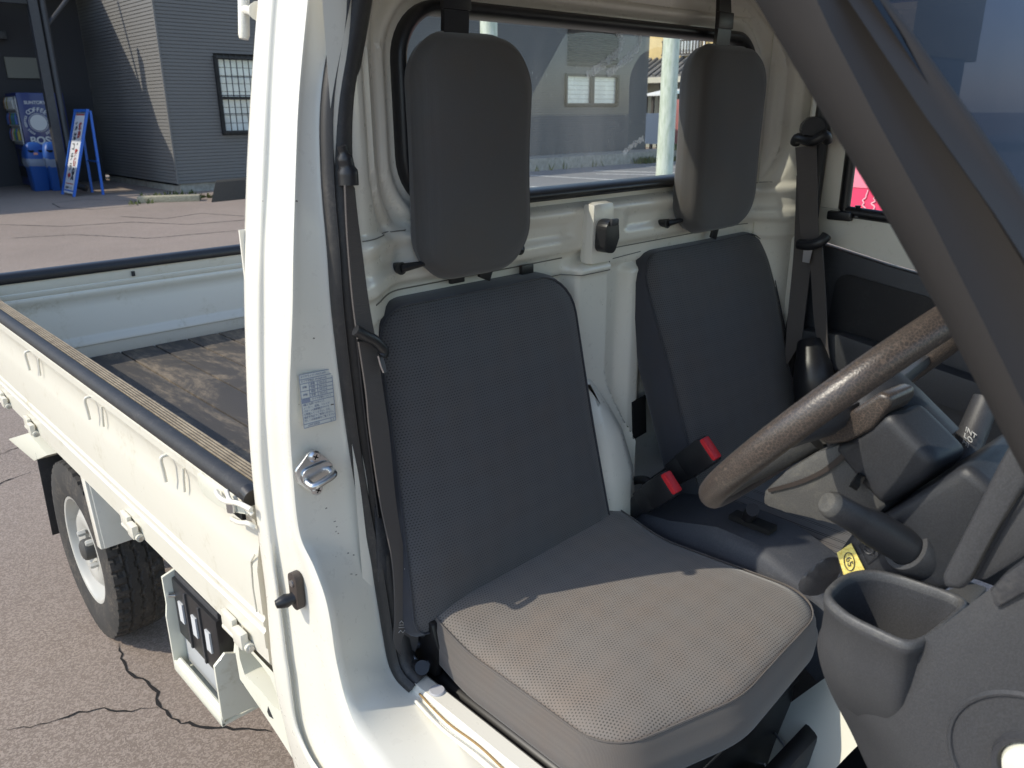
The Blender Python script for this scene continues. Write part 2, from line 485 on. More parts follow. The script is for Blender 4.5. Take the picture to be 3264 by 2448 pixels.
# cracks in the near asphalt: jagged dark slits
def crack(pts, w):
    pts = [V(p) for p in pts]; P = [pts[0]]
    for a, b in zip(pts, pts[1:]):
        n = max(2, int((b-a).length/.018))
        for k in range(1, n+1):
            q = a.lerp(b, k/n); d = (b-a).normalized()
            P.append(q+Vector((-d.y, d.x, 0))*random.uniform(-.006, .006))
    vs = []
    for i, p in enumerate(P):
        d = (P[min(i+1, len(P)-1)]-P[max(i-1, 0)]).normalized(); s = Vector((-d.y, d.x, 0))
        ww = w*random.uniform(.25, 1.25)*min(1, .25+i/6, .25+(len(P)-1-i)/6)
        vs += [p+s*ww+Vector((0, 0, .002)), p-s*ww+Vector((0, 0, .002))]
    fs = [(2*i, 2*i+1, 2*i+3, 2*i+2) for i in range(len(P)-1)]
    return pydata('asphalt_crack', vs, fs, CRACK, g, None)
crack([ (0.057, 1.378, 0.000), (0.037, 1.281, 0.000), (0.034, 1.210, 0.000), (0.059, 1.151, 0.000), (0.056, 1.086, 0.000), (0.041, 1.019, 0.000), (0.051, 0.946, 0.000), (0.091, 0.886, 0.000), (0.133, 0.834, 0.000), (0.215, 0.744, 0.000)], .0045)
crack([ (0.040, 1.027, 0.000), (-0.017, 1.062, -0.000), (-0.067, 1.123, 0.000), (-0.120, 1.150, 0.000), (-0.190, 1.163, 0.000), (-0.271, 1.211, 0.000)], .0028)
crack([ (-0.012, 2.796, 0.000), (0.102, 2.848, 0.000), (0.190, 2.869, 0.000)], .006)
crack([ (0.059, 3.155, 0.000), (0.264, 3.226, 0.000)], .004)
for k, (y0, y1, x0, x1) in enumerate(((742, 728, 40, 760), (765, 752, 330, 800), (718, 706, 500, 790), (790, 776, 20, 420), (735, 722, 300, 640))):
    pass
crack([ (2.069, 12.178, 0.000), (2.634, 11.324, 0.000), (3.467, 11.104, 0.000), (3.925, 10.258, 0.000), (4.783, 10.129, 0.000)], .018)
crack([ (1.837, 10.623, -0.000), (2.519, 10.371, 0.000), (3.054, 9.376, 0.000), (4.153, 9.206, 0.000)], .014)
crack([ (3.565, 11.907, 0.000), (3.916, 11.129, 0.000), (4.586, 11.389, 0.000), (4.917, 10.500, 0.000)], .016)
crack([ (3.378, 14.662, 0.000), (3.276, 13.835, 0.000), (3.590, 13.133, 0.000), (4.300, 13.214, 0.000), (4.531, 14.018, 0.000), (3.936, 14.948, 0.000), (3.378, 14.662, 0.000)], .012)

# ------------------------------------------------------------------ dark workshop building
bld = empty('workshop_building', (5.65, 14.85, 0))
tag(bld, 'dark grey sided workshop building with barred window behind the truck', 'building')
bld_off = Vector((5.65, 14.85, 0))
def kid(o, par, off=bld_off):
    o.parent = par; o.matrix_parent_inverse = Matrix.Translation(-off); return o
def lapped(name, x0, x1, face, pitch, z0, z1, along, holes=(), mat=SIDING):
    """horizontal lap siding: each course is a tilted board with a shadow groove"""
    vs, fs = [], []
    nz = int((z1-z0)/pitch)
    for i in range(nz):
        za, zb = z0+i*pitch, z0+(i+1)*pitch
        spans = [(x0, x1)]
        for (hx0, hx1, hz0, hz1) in holes:
            if zb > hz0 and za < hz1:
                spans = [s for a, b in spans for s in ((a, min(b, hx0)), (max(a, hx1), b)) if s[1]-s[0] > .01]
        for a, b in spans:
            k = len(vs)
            for (o, z) in ((-.010, za+.006), (-.004, zb-.004), (.010, zb-.001), (.010, zb+.006)):
                if along == 'x': vs += [(a, face+o, z), (b, face+o, z)]
                else: vs += [(face+o, a, z), (face+o, b, z)]
            for q in range(3): fs.append((k+2*q, k+2*q+1, k+2*q+3, k+2*q+2))
    o = pydata(name, vs, fs, mat, None, None, recalc=False)
    o['kind'] = 'stuff'
    return o
HN = (6.64, 7.93, 1.06, 2.47); HF = (16.44, 18.68, 1.58, 2.38)
kid(lapped('wall_siding', 5.65, 20.1, 14.85, .062, .16, 4.6, 'x', (HN, HF)), bld)
kid(lapped('wall_siding', 14.85, 19.0, 5.65, .062, .16, 4.6, 'y'), bld)
core = MB().box((12.9, 17.57, 2.36), (14.40, 5.20, 4.48)).build('wall_core', DARKWALL); kid(core, bld)
roof = MB().box((12.9, 17.5, 4.66), (14.9, 5.7, .12)).build('roof', DARKTRIM); kid(roof, bld)
foot = MB().box((12.9, 16.9, .08), (14.40, 4.02, .16)).build('footing', CONC); kid(foot, bld)
corner = MB().box((5.645, 14.845, 2.38), (.035, .035, 4.44)).build('corner_trim', SIDING); kid(corner, bld)
BLIND = Mat('blind_with_sky_sheen', (.90, .90, .88), .5)  # near-white colour stands in for sky reflected in the panes
BLIND.colour(BLIND.mix(BLIND.noise(4, 3).ramp(.3, .7), (.90, .91, .91), (.74, .76, .77)))
def window(name, x0, x1, z0, z1, y, bars=0, slats=10, mid_v=None, mid_h=None, frame=.06):
    w = MB()
    for (a, b, c, d) in ((x0-.06, x1+.06, z0-.06, z0), (x0-.06, x1+.06, z1, z1+.06), (x0-.06, x0, z0, z1), (x1, x1+.06, z0, z1)):
        w.box(((a+b)/2, y-.02, (c+d)/2), (b-a, .09, d-c))
    if mid_h: w.box(((x0+x1)/2, y+.0, mid_h), (x1-x0, .05, .05))
    if mid_v: w.box((mid_v, y+.0, (z0+z1)/2), (.16, .05, z1-z0))
    wo = kid(w.build(name, DARKTRIM), bld)
    h = (z1-z0)/slats
    for i in range(slats):
        s = box('blind_slat', ((x0+x1)/2, y+.055, z0+h*(i+.5)), (x1-x0, .012, h*.93), BLIND, None, 0, Matrix.Rotation(R(-6), 3, 'X'))
        kid(s, wo, Vector())
    pn = box('pane', ((x0+x1)/2, y+.02, (z0+z1)/2), (x1-x0, .004, z1-z0), GLASS_DOOR); kid(pn, wo, Vector())
    if bars:
        for i in range(bars):
            x = x0-.02+(x1-x0+.04)*i/(bars-1)
            kid(box('grille_bar', (x, y-.10, (z0+z1)/2), (.014, .014, z1-z0+.16), DARKTRIM), wo, Vector())
        for i in range(5):
            z = z0-.02+(z1-z0+.04)*i/4
            kid(box('grille_rail', ((x0+x1)/2, y-.115, z), (x1-x0+.1, .014, .016), DARKTRIM), wo, Vector())
    return wo
window('barred_window', HN[0]+.05, HN[1]-.05, HN[2]+.05, HN[3]-.05, 14.84, 11, 9, None, 1.72)
window('double_window', HF[0]+.05, HF[1]-.05, HF[2]+.05, HF[3]-.05, 14.84, 0, 6, 17.56)
lv = MB()
for i in range(16): lv.box((17.56, 14.81, 2.62+i*.075), (2.1, .03, .05), 0, 0, Matrix.Rotation(R(25), 3, 'X'))
kid(lv.build('louvre_panel', DARKTRIM), bld)
# recess with canopy
kid(MB().box((-.6, 19.1, 2.2), (12.5, .2, 4.4)).build('recess_wall', DARKWALL), bld)
kid(MB().box((-3.6, 17.6, 1.85), (9.0, 4.9, 3.7)).build('workshop_wing', DARKWALL), bld)
kid(MB().prism([(1.2, 16.12, 4.0), (5.62, 17.95, 4.0), (5.62, 19.0, 4.0), (1.2, 19.0, 4.0)], (0, 0, .16)).box((2.6, 16.5, 3.42), (2.9, .12, .22)).box((3.3, 17.8, 3.35), (.14, 2.2, .25)).build('canopy', DARKTRIM), bld)
GRIMY = Mat('grimy_panel', (.20, .20, .17), .5)
kid(MB().box((4.45, 18.98, 2.35), (.75, .06, .40)).build('recess_window', GRIMY), bld)
kid(MB().box((4.12, 16.48, 1.95), (.15, .15, 3.9)).build('canopy_post', CHAR), bld)
kid(tubeo('downpipe', [(4.29, 16.48, 3.9), (4.29, 16.48, .22), (4.33, 16.43, .12), (4.44, 16.32, .07)], .06, CHAR, None, 14), bld)
kid(MB().tube([(4.35, 16.55, 3.0), (5.2, 16.75, 3.92)], .035, 8).build('canopy_brace', CHAR), bld)
kid(box('wall_lamp', (4.1, 18.9, 2.95), (.14, .2, .16), CHAR, None, .02), bld)

# raised kerb bed along the building
kb = MB().box((22.0, 14.25, .15), (23.0, 1.0, .30)).build('kerb', CONC)
tag(kb, 'low concrete kerb running along the foot of the dark building', None, kind='structure')

# ------------------------------------------------------------------ vending machine (logo side towards the truck)
BLUE = Mat('vending_blue_paint', (.012, .028, .17), .35, coat=.3)
vm_o = Vector((4.0, 18.0, 0)); vm = empty('vending_machine', vm_o)
tag(vm, 'dark blue drinks vending machine under the canopy beside the bins', 'vending machine')
kid(box('cabinet', (4.36, 18.42, .95), (.86, .84, 1.80), BLUE, None, .02), vm, vm_o)
kid(box('display_window', (3.926, 18.42, 1.32), (.012, .74, .92), Mat('display_back', (.35, .38, .40), .4)), vm, vm_o)
for rr in range(3):
    kid(box('shelf', (3.908, 18.42, .93+rr*.3), (.03, .74, .03), WHITEINK), vm, vm_o)
    for k in range(7):
        cc = random.choice([(.35, .30, .06), (.5, .5, .48), (.05, .25, .1), (.3, .05, .05), (.06, .12, .35), (.25, .14, .06)])
        kid(lathe('drink_bottle', [(.0, 0), (.036, 0), (.038, .12), (.036, .15), (.014, .19), (.014, .22), (0, .22)], (3.882, 18.12+k*.1, .945+rr*.3), (0, 0, 1), Mat('drink_label', cc, .4), None, 10), vm, vm_o)
kid(box('price_strip', (3.905, 18.03, 1.25), (.02, .05, 1.0), Mat('grey_strip', (.5, .5, .5), .5)), vm, vm_o)
kid(box('coin_panel', (3.908, 18.35, .62), (.03, .3, .3), CHAR), vm, vm_o)
kid(box('dispensing_slot', (3.908, 18.45, .32), (.03, .5, .2), BLACK), vm, vm_o)
fx, fz, fy = 4.24, 1.28, 17.992
kid(text('maker_lettering', 'SUNTORY', (fx, fy, 1.66), (1, 0, 0), (0, 0, 1), .085, WHITEINK, None, .002, bold=.002), vm, vm_o)
kid(lathe('logo_disc', [(0, 0), (.155, 0), (.155, .004), (0, .004)], (fx, fy, fz), (0, -1, 0), WHITEINK, None, 40), vm, vm_o)
kid(lathe('logo_ring', [(.172, 0), (.180, 0), (.180, .003), (.172, .003), (.172, 0)], (fx, fy, fz), (0, -1, 0), WHITEINK, None, 48), vm, vm_o)
def ringtext(word, a0, a1, rad, size):
    for i, ch in enumerate(word):
        if ch == ' ': continue
        a = R(a0+(a1-a0)*i/(len(word)-1)); d = Vector((math.cos(a), 0, math.sin(a))); t = Vector((math.sin(a), 0, -math.cos(a)))
        kid(text('logo_letter', ch, Vector((fx, fy, fz))+d*rad, t, d, size, WHITEINK, None, .002, bold=.002), vm, vm_o)
ringtext('COFFEE', 128, 52, .245, .115)
ringtext('BOSS COFFEE', 30, -62, .235, .055)
ringtext('BOSS COFFEE', 242, 150, .235, .055)
kid(text('logo_lettering', 'BOSS', (fx+.02, fy, .93), (1, 0, 0), (0, 0, 1), .20, WHITEINK, None, .002, bold=.006), vm, vm_o)
kid(text('small_lettering', 'SUNTORY BOSS COFFEE', (fx+.02, fy, .79), (1, 0, 0), (0, 0, 1), .045, WHITEINK, None, .002), vm, vm_o)

# ------------------------------------------------------------------ recycling bins
BINB = Mat('bin_blue_plastic', (.018, .085, .33), .45)
BAG = Mat('clear_bag_plastic', (.55, .6, .65), .3); BAG.set('Alpha', .45)
def bin_(x, y, lab, spot):
    o = Vector((x, y, 0)); e = empty('recycling_bin', o)
    tag(e, lab, 'bin', 'blue recycling bins by the vending machine')
    rows = []
    for z, w, d in ((.0, .13, .15), (.02, .14, .16), (.60, .17, .19), (.62, .175, .195)):
        rows.append([(x+a, y+b, z) for a, b in roundpoly([(-w, -d, .04), (w, -d, .04), (w, d, .04), (-w, d, .04)], 3)])
    kid(pydata('bin_body', *loft(rows, True, True), BINB, None, 40), e, o)
    rows = []
    for z, k in ((.60, 1.05), (.64, 1.07), (.70, 1.04), (.80, .92), (.88, .72), (.92, .45), (.93, .1)):
        rows.append([(x+a*k, y+b*k, z) for a, b in roundpoly([(-.18, -.2, .06), (.18, -.2, .06), (.18, .2, .06), (-.18, .2, .06)], 3)])
    lid = kid(pydata('bin_lid', *loft(rows, True, True), BINB, None, 50), e, o)
    for s in (-1, 1):
        kid(lathe('throw_hole', [(0, 0), (.055, 0), (.06, .012), (.045, .016), (0, .016)], (x+.085*s, y-.17, .78), (0, -.85, .5), VOID, None, 16), lid, Vector())
    rows = []
    for z, k in ((.63, 1.10), (.58, 1.16), (.52, 1.10), (.47, 1.02)):
        rows.append([(x+a*k*random.uniform(.97, 1.04), y+b*k, z+random.uniform(-.02, .02)) for a, b in roundpoly([(-.17, -.19, .05), (.17, -.19, .05), (.17, .19, .05), (-.17, .19, .05)], 4)])
    kid(pydata('bag_rim', *loft(rows, True, False), BAG, None, 60), e, o)
    kid(box('sticker', (x+spot, y-.205, .72), (.07, .004, .06), Mat('bin_sticker', (.7, .3, .2) if spot < 0 else (.35, .6, .3), .5), None, 0, Matrix.Rotation(R(-30), 3, 'X')), lid, Vector())
bin_(3.92, 17.45, 'blue recycling bin with orange lid sticker, nearer the machine front', -.02)
bin_(4.20, 17.25, 'blue recycling bin with green lid sticker, next to the canopy post', .02)

# ------------------------------------------------------------------ A-frame sign
SGB = Mat('sign_blue_paint', (.020, .12, .50), .5); SGW = Mat('sign_white_panel', (.62, .63, .65), .5); SGG = Mat('sign_grey_back', (.22, .23, .26), .5)
SGR = Mat('sign_red_paint', (.35, .03, .03), .5)
so = Vector((4.45, 15.9, 0)); sg = empty('folding_sign_board', so)
tag(sg, 'blue framed folding sign with white Japanese lettering panel by the wall', 'sign')
wx = .35
def sp_(a, h, off=0.0):      # point on the sloping front board: a along width, h height 0..1
    top = Vector((4.47, 15.9, 1.52)); bot = Vector((3.98, 15.9, 0))
    q = bot.lerp(top, h); nrm = Vector((-1.52, 0, .49)).normalized()
    return q+Vector((0, -a, 0))+nrm*off
fr_ = MB()
for s in (-1, 1):
    a, b = sp_(s*wx, 0), sp_(s*wx, 1)
    fr_.tube([a, b], .030, 4)
fr_.tube([sp_(-wx-.03, .99), sp_(wx+.03, .99)], .032, 4).tube([sp_(-wx, .06), sp_(wx, .06)], .022, 4)
kid(fr_.build('front_frame', SGB), sg, so)
rl = MB()
for s in (-1, 1): rl.tube([(4.52, 15.9-s*(wx-.03), 1.5), (4.50, 15.9-s*(wx-.03), 0)], .028, 4)
rl.tube([(4.51, 15.9-wx, .6), (4.51, 15.9+wx, .6)], .02, 4)
kid(rl.build('rear_legs', SGB), sg, so)
def quad(a0, a1, h0, h1, off): return [sp_(a0, h0, off), sp_(a1, h0, off), sp_(a1, h1, off), sp_(a0, h1, off)]
kid(prism('back_board', quad(-wx, wx, .08, .97, -.01), (.012, 0, 0), SGG), sg, so)
pnl = kid(prism('text_panel', quad(-.25, .32, .03, .93, .012), (.006, 0, 0), SGW), sg, so)
kid(prism('red_border', quad(-.20, .25, .93, .945, .013), (.004, 0, 0), SGR), sg, so)
kid(prism('red_rule', quad(-.20, .25, .135, .145, .016), (.002, 0, 0), SGR), sg, so)
ud = (sp_(0, 1)-sp_(0, 0)).normalized(); xd = Vector((0, -1, 0))
for i, ch in enumerate('修理・整備の'):
    kid(text('sign_character', ch, sp_(.135, .80-i*.103, .017), xd, ud, .16, SGR if ch in '修理整備' else INK, None, .001, bold=.003), sg, so)
for i, ch in enumerate('方はコチラ'):
    kid(text('sign_character', ch, sp_(-.075, .80-i*.118, .017), xd, ud, .165, INK, None, .001, bold=.003), sg, so)
ar = [sp_(a, h, .017) for a, h in ((-.17, .235), (-.06, .275), (-.06, .255), (.02, .255), (.02, .215), (-.06, .215), (-.06, .19))]
kid(prism('arrow', ar, (.001, 0, 0), SGR), sg, so)
kid(MB().tube([sp_(.08, .19, .018), sp_(.20, .28, .018)], .012, 6).tube([sp_(.20, .19, .018), sp_(.09, .28, .018)], .012, 6).build('tool_symbol', INK), sg, so)
kid(text('sign_small_print', '自動車サービス', sp_(.02, .09, .017), xd, ud, .055, INK, None, .001), sg, so)

# small things on the ground by the building
WOODP = Mat('pale_weathered_timber', (.36, .32, .22), .85)
WOODP.colour(WOODP.mix(WOODP.noise(12, 5, .7, stretch=(.4, 4, 4)).ramp(.3, .7), (.42, .38, .27), (.26, .23, .16)))
pk = box('timber_plank', (4.92, 13.45, .05), (1.0, .26, .10), WOODP, None, .008, Matrix.Rotation(R(-28), 3, 'Z'))
tag(pk, 'pale weathered timber plank lying flat on the ground by the corner', 'plank')
DKW = Mat('blackened_timber', (.022, .021, .018), .9); DKW.bump(DKW.noise(30, 4), .6, .01)
bo = Vector((6.0, 13.0, 0))
bk = prism('blackened_timber_ramp', [(5.35, 12.75, 0), (5.62, 13.1, .30), (6.35, 13.3, .30), (6.35, 12.9, 0)], (.22, .45, 0), DKW, None, .015)
tag(bk, 'blackened timber ramp block lying beside the truck pillar', 'ramp')

# weeds
def weeds(name, label, spots, hmax, mat):
    vs, fs = [], []
    for (x, y, sx, sy, n, z) in spots:
        for _ in range(n):
            px, py = x+random.uniform(-sx, sx), y+random.uniform(-sy, sy)
            h = random.uniform(.3, 1)*hmax; a = random.uniform(0, 6.28); w = random.uniform(.012, .03)
            lean = Vector((random.uniform(-.5, .5), random.uniform(-.5, .5), 1))*h
            d = Vector((math.cos(a), math.sin(a), 0))*w; b = Vector((px, py, z)); k = len(vs)
            vs += [b-d, b+d, b+lean*.6+d*.8, b+lean]; fs += [(k, k+1, k+2), (k, k+2, k+3)]
    o = pydata(name, vs, fs, mat, None, None, recalc=False)
    tag(o, label, None, kind='stuff'); return o
WEED = Mat('weed_green', (.055, .085, .022), .8); WEED.colour(WEED.mix(WEED.noise(9, 3).ramp(.3, .7), (.04, .075, .018), (.13, .13, .04)))
weeds('weeds', 'low weeds growing along the building footing', [(5.3, 14.5, .5, .15, 60, 0), (5.6, 13.6, .25, .15, 50, 0), (4.4, 13.45, .2, .1, 18, 0)], .10, WEED)
weeds('grass_tufts', 'green tufts of grass on the kerb behind the truck', [(19.3, 13.65, 1.2, .25, 500, 0), (20.8, 13.9, .8, .3, 420, .3), (15, 13.65, 4, .06, 30, 0)], .22, WEED)

# ------------------------------------------------------------------ poles
POLE = Mat('pale_green_pole_paint', (.60, .64, .54), .5)
POLE.colour(POLE.mix(POLE.noise(6, 5, .7, stretch=(3, 3, .6)).ramp(.35, .75), (.64, .68, .58), (.40, .46, .34)))
for x, y, r_, lab in ((13.12, 9.0, .17, 'pale green steel pole standing in the car park, nearer the red gate'), (8.42, 9.0, .14, 'pale green steel pole rising just above the driver headrest')):
    o = Vector((x, y, 0)); e = lathe('steel_pole', [(r_*1.5, 0), (r_*1.5, .02), (r_, .03), (r_*.85, 7.5), (0, 7.5)], (x, y, 0), (0, 0, 1), POLE, None, 24)
    tag(e, lab, 'pole')

# ------------------------------------------------------------------ yellow house, shed and gate beyond the lot
YEL = Mat('yellow_render', (.62, .46, .20), .8); YEL.colour(YEL.mix(YEL.noise(2, 5, .6).ramp(.3, .7), (.64, .48, .22), (.54, .40, .18)))
TILE = Mat('grey_roof_tile', (.16, .155, .15), .6); WOODD = Mat('dark_timber', (.06, .05, .042), .8); GRN = Mat('old_plaster', (.30, .30, .25), .9)
ho = Vector((28, 16, 0)); hs = empty('yellow_house', ho)
tag(hs, 'yellow rendered two storey house with tiled lower roof and balcony', 'house')
def face(name, pts, thick, mat, par, off, bev=0):
    return kid(prism(name, pts, (thick, 0, 0), mat, None, bev), par, off)
face('upper_wall', [(27, 10, 3.0), (27, 23, 3.0), (27, 23, 7.5), (27, 10, 7.5)], 6, YEL, hs, ho)
face('lower_wall', [(26.9, 10, 0), (26.9, 23, 0), (26.9, 23, 3.05), (26.9, 10, 3.05)], 5, GRN, hs, ho)
eav = kid(prism('lower_roof', [(25.6, 10, 2.62), (25.6, 23, 2.62), (27.0, 23, 3.30), (27.0, 10, 3.30)], (0, 0, -.06), TILE), hs, ho)
for i in range(42):
    y = 10.1+i*.31
    kid(tubeo('roof_tile_rib', [(25.58, y, 2.66), (27.0, y, 3.34)], .07, TILE, None, 6), eav, Vector())
kid(MB().box((25.6, 16.5, 2.50), (.12, 13, .20)).build('eave_board', Mat('pale_eave', (.50, .47, .38), .8)), hs, ho)
SASH = Mat('white_sash', (.7, .7, .7), .5); CURT = Mat('pale_curtain_glass', (.5, .52, .53), .2)
y0, y1 = (26.900, 18.607, 4.145)[1], (26.900, 17.690, 4.087)[1]
kid(MB().box((26.95, (y0+y1)/2, 4.35), (.12, abs(y1-y0), 1.9)).build('window_frame', SASH), hs, ho)
for s in (-1, 1): kid(box('window_pane', (26.87, (y0+y1)/2+s*abs(y1-y0)*.23, 4.35), (.03, abs(y1-y0)*.38, 1.6), CURT), hs, ho)
b0, b1 = (26.300, 18.938, 3.474)[1], (26.300, 17.053, 3.382)[1]
for i in range(15): kid(box('balcony_bar', (26.3, b0+(b1-b0)*i/14, 3.62), (.035, .045, .50), WOODD), hs, ho)
kid(MB().box((26.3, (b0+b1)/2, 3.88), (.06, abs(b1-b0)+.1, .06)).box((26.3, (b0+b1)/2, 3.40), (.06, abs(b1-b0)+.1, .06)).build('balcony_rail', WOODD), hs, ho)
yp = (26.600, 17.445, 3.413)[1]
kid(tubeo('downpipe', [(26.85, yp, 7), (26.85, yp, 3.4), (25.7, yp, 2.6), (25.7, yp, .3)], .05, WHITEINK, None, 8), hs, ho)
for i in range(8): kid(box('timber_post', (26.82, 12.3+i*1.0, 1.3), (.1, .12, 2.6), WOODD), hs, ho)
for i in range(7): kid(box('lower_window', (26.86, 12.8+i*1.0, 1.7), (.05, .6, .9), Mat('dim_glass', (.12, .13, .13), .2)), hs, ho)
REDG = Mat('faded_red_gate_paint', (.40, .15, .13), .6); REDG.colour(REDG.mix(REDG.noise(3, 4, .6, stretch=(5, 5, .4)).ramp(.3, .7), (.42, .155, .14), (.33, .11, .10)))
go = Vector((24.4, 13.5, 0)); gt = empty('red_gate', go)
tag(gt, 'faded red sheet metal gate panels beside the pale pole', 'gate')
ga_, gb2 = (24.400, 16.898, 0.902)[1], (24.400, 15.028, 0.919)[1]
for i in range(4):
    y = ga_+(gb2-ga_)*(i+.5)/4; kid(box('gate_panel', (24.4, y, .98), (.06, abs(gb2-ga_)/4-.04, 1.62), REDG, None, .01), gt, go)
for i in range(5): kid(box('gate_post', (24.45, ga_+(gb2-ga_)*i/4, .95), (.08, .05, 1.75), Mat('gate_post_dark', (.12, .05, .05), .6)), gt, go)
shd = Vector((25.2, 14, 0)); sh = empty('carport', shd)
tag(sh, 'small carport with pale blue sheet roof behind the red gate', 'carport')
c0, c1 = (24.600, 17.057, 1.860)[1], (24.600, 15.116, 1.833)[1]; d0, d1 = (24.600, 18.387, 1.857)[1], (24.600, 17.440, 1.844)[1]
kid(prism('roof_sheet', [(24.5, c0, 1.98), (24.5, c1, 1.98), (26.0, c1, 2.25), (26.0, c0, 2.25)], (0, 0, .05), Mat('pale_blue_sheet', (.38, .52, .58), .4)), sh, shd)
kid(prism('white_roof_sheet', [(24.5, d0, 1.92), (24.5, d1, 1.92), (26.0, d1, 2.15), (26.0, d0, 2.15)], (0, 0, .05), WHITEINK), sh, shd)
for i in range(4): kid(box('carport_post', (24.7, d0+(d1-d0)*i/3, 1.0), (.09, .09, 1.95), WOODD), sh, shd)
f0, f1 = (23.800, 17.780, 0.796)[1], (23.800, 17.001, 0.805)[1]
fp = box('sheet_fence_panel', (23.8, (f0+f1)/2, .80), (.05, abs(f1-f0), 1.05), Mat('blue_grey_sheet', (.40, .45, .52), .5)); tag(fp, 'blue grey sheet fence panel left of the pale pole', 'fence panel')

# pink banner beyond the passenger door
PINK = Mat('pink_banner_vinyl', (.78, .045, .13), .5); PINKL = Mat('light_pink_band', (.85, .22, .30), .5)
po = Vector((4.0, .6, 0)); bn = empty('pink_banner', po)
tag(bn, 'pink vinyl banner with white script seen through the passenger window', 'banner')
kid(box('banner_sheet', (4.0, 1.32, 1.02), (.02, 1.0, .42), PINK), bn, po)
kid(box('banner_top_band', (4.0, 1.32, 1.14), (.03, 1.0, .16), PINKL), bn, po)
sq = MB()
for k_ in range(2):
    sq.tube(catmull([(3.985, 1.04-.05*k_+random.uniform(-.012, .012), .925+.014*i_) for i_ in range(10)], 3), .004, 5)
kid(sq.build('banner_script', Mat('faded_pink_print', (.85, .45, .5), .6)), bn, po)
for y in (.84, 1.80): kid(tubeo('banner_post', [(4.02, y, 0), (4.02, y, 1.5)], .02, STEEL, None, 8), bn, po)
# ================================================================== the truck
TR = empty('kei_truck', (0, 0, 0))
tag(TR, 'cream white flatbed kei truck with its driver side open to the cab', 'truck')
# ---------------- cargo bed
bed = empty('cargo_bed', parent=TR)
TG_Y = 2.12
MATDUST = Mat('dusty_bed_mat', (.05, .045, .04), .85)
a = MATDUST.noise(5, 7, .72, stretch=(1.6, .55, 1), dist=.6); b_ = MATDUST.noise(55, 5, .7, stretch=(1, .3, 1))
MATDUST.colour(MATDUST.mix(a.ramp(.42, .62)*b_.ramp(.25, .65), (.052, .046, .041), (.21, .165, .115)))
MATDUST.bump(b_, .4, .003)
nP = 11; pw = (1.375-.05)/nP
for i in range(nP):
    x = .05+pw*(i+.5)
    o = box('floor_plank', (x, (.22+TG_Y)/2, .652), (pw-.006, TG_Y-.22-.01, .016), MATDUST, bed, .003)
box('floor_pan', (.71, 1.17, .634), (1.40, 1.95, .018), RUBBER, bed)
# tailgate: stamped panel, lofted along X
prof = [(2.150, .640), (TG_Y+.004, .645), (TG_Y, .655), (TG_Y, .700), (TG_Y-.004, .703), (TG_Y-.004, .712), (TG_Y, .716), (TG_Y, .728), (TG_Y+.004, .732), (TG_Y+.006, .740), (TG_Y+.006, .835),
        (TG_Y+.010, .850), (TG_Y+.004, .868), (TG_Y-.002, .880), (TG_Y-.002, .892), (TG_Y+.001, .895), (TG_Y-.002, .898), (TG_Y-.002, .912), (TG_Y+.002, .915), (TG_Y, .918), (TG_Y, .948), (2.150, .948)]
tgate = pydata('tailgate', *loft([[(x, y, z) for y, z in prof] for x in (.045, .3, .7, 1.1, 1.375)], True, True), WHITE_BED, TR, 50)
cap = [(TG_Y-.008, .950), (TG_Y-.010, .956), (TG_Y-.008, .976), (TG_Y, .982), (2.155, .982), (2.160, .976), (2.160, .950)]
pydata('tailgate_cap', *loft([[(x, y, z) for y, z in cap] for x in (.0, 1.41)], True, True), BLACK, tgate, 50)
for x in (.5, .95): box('rivet', (x, TG_Y-.003, .93), (.012, .006, .018), RUBBER, tgate, .002)
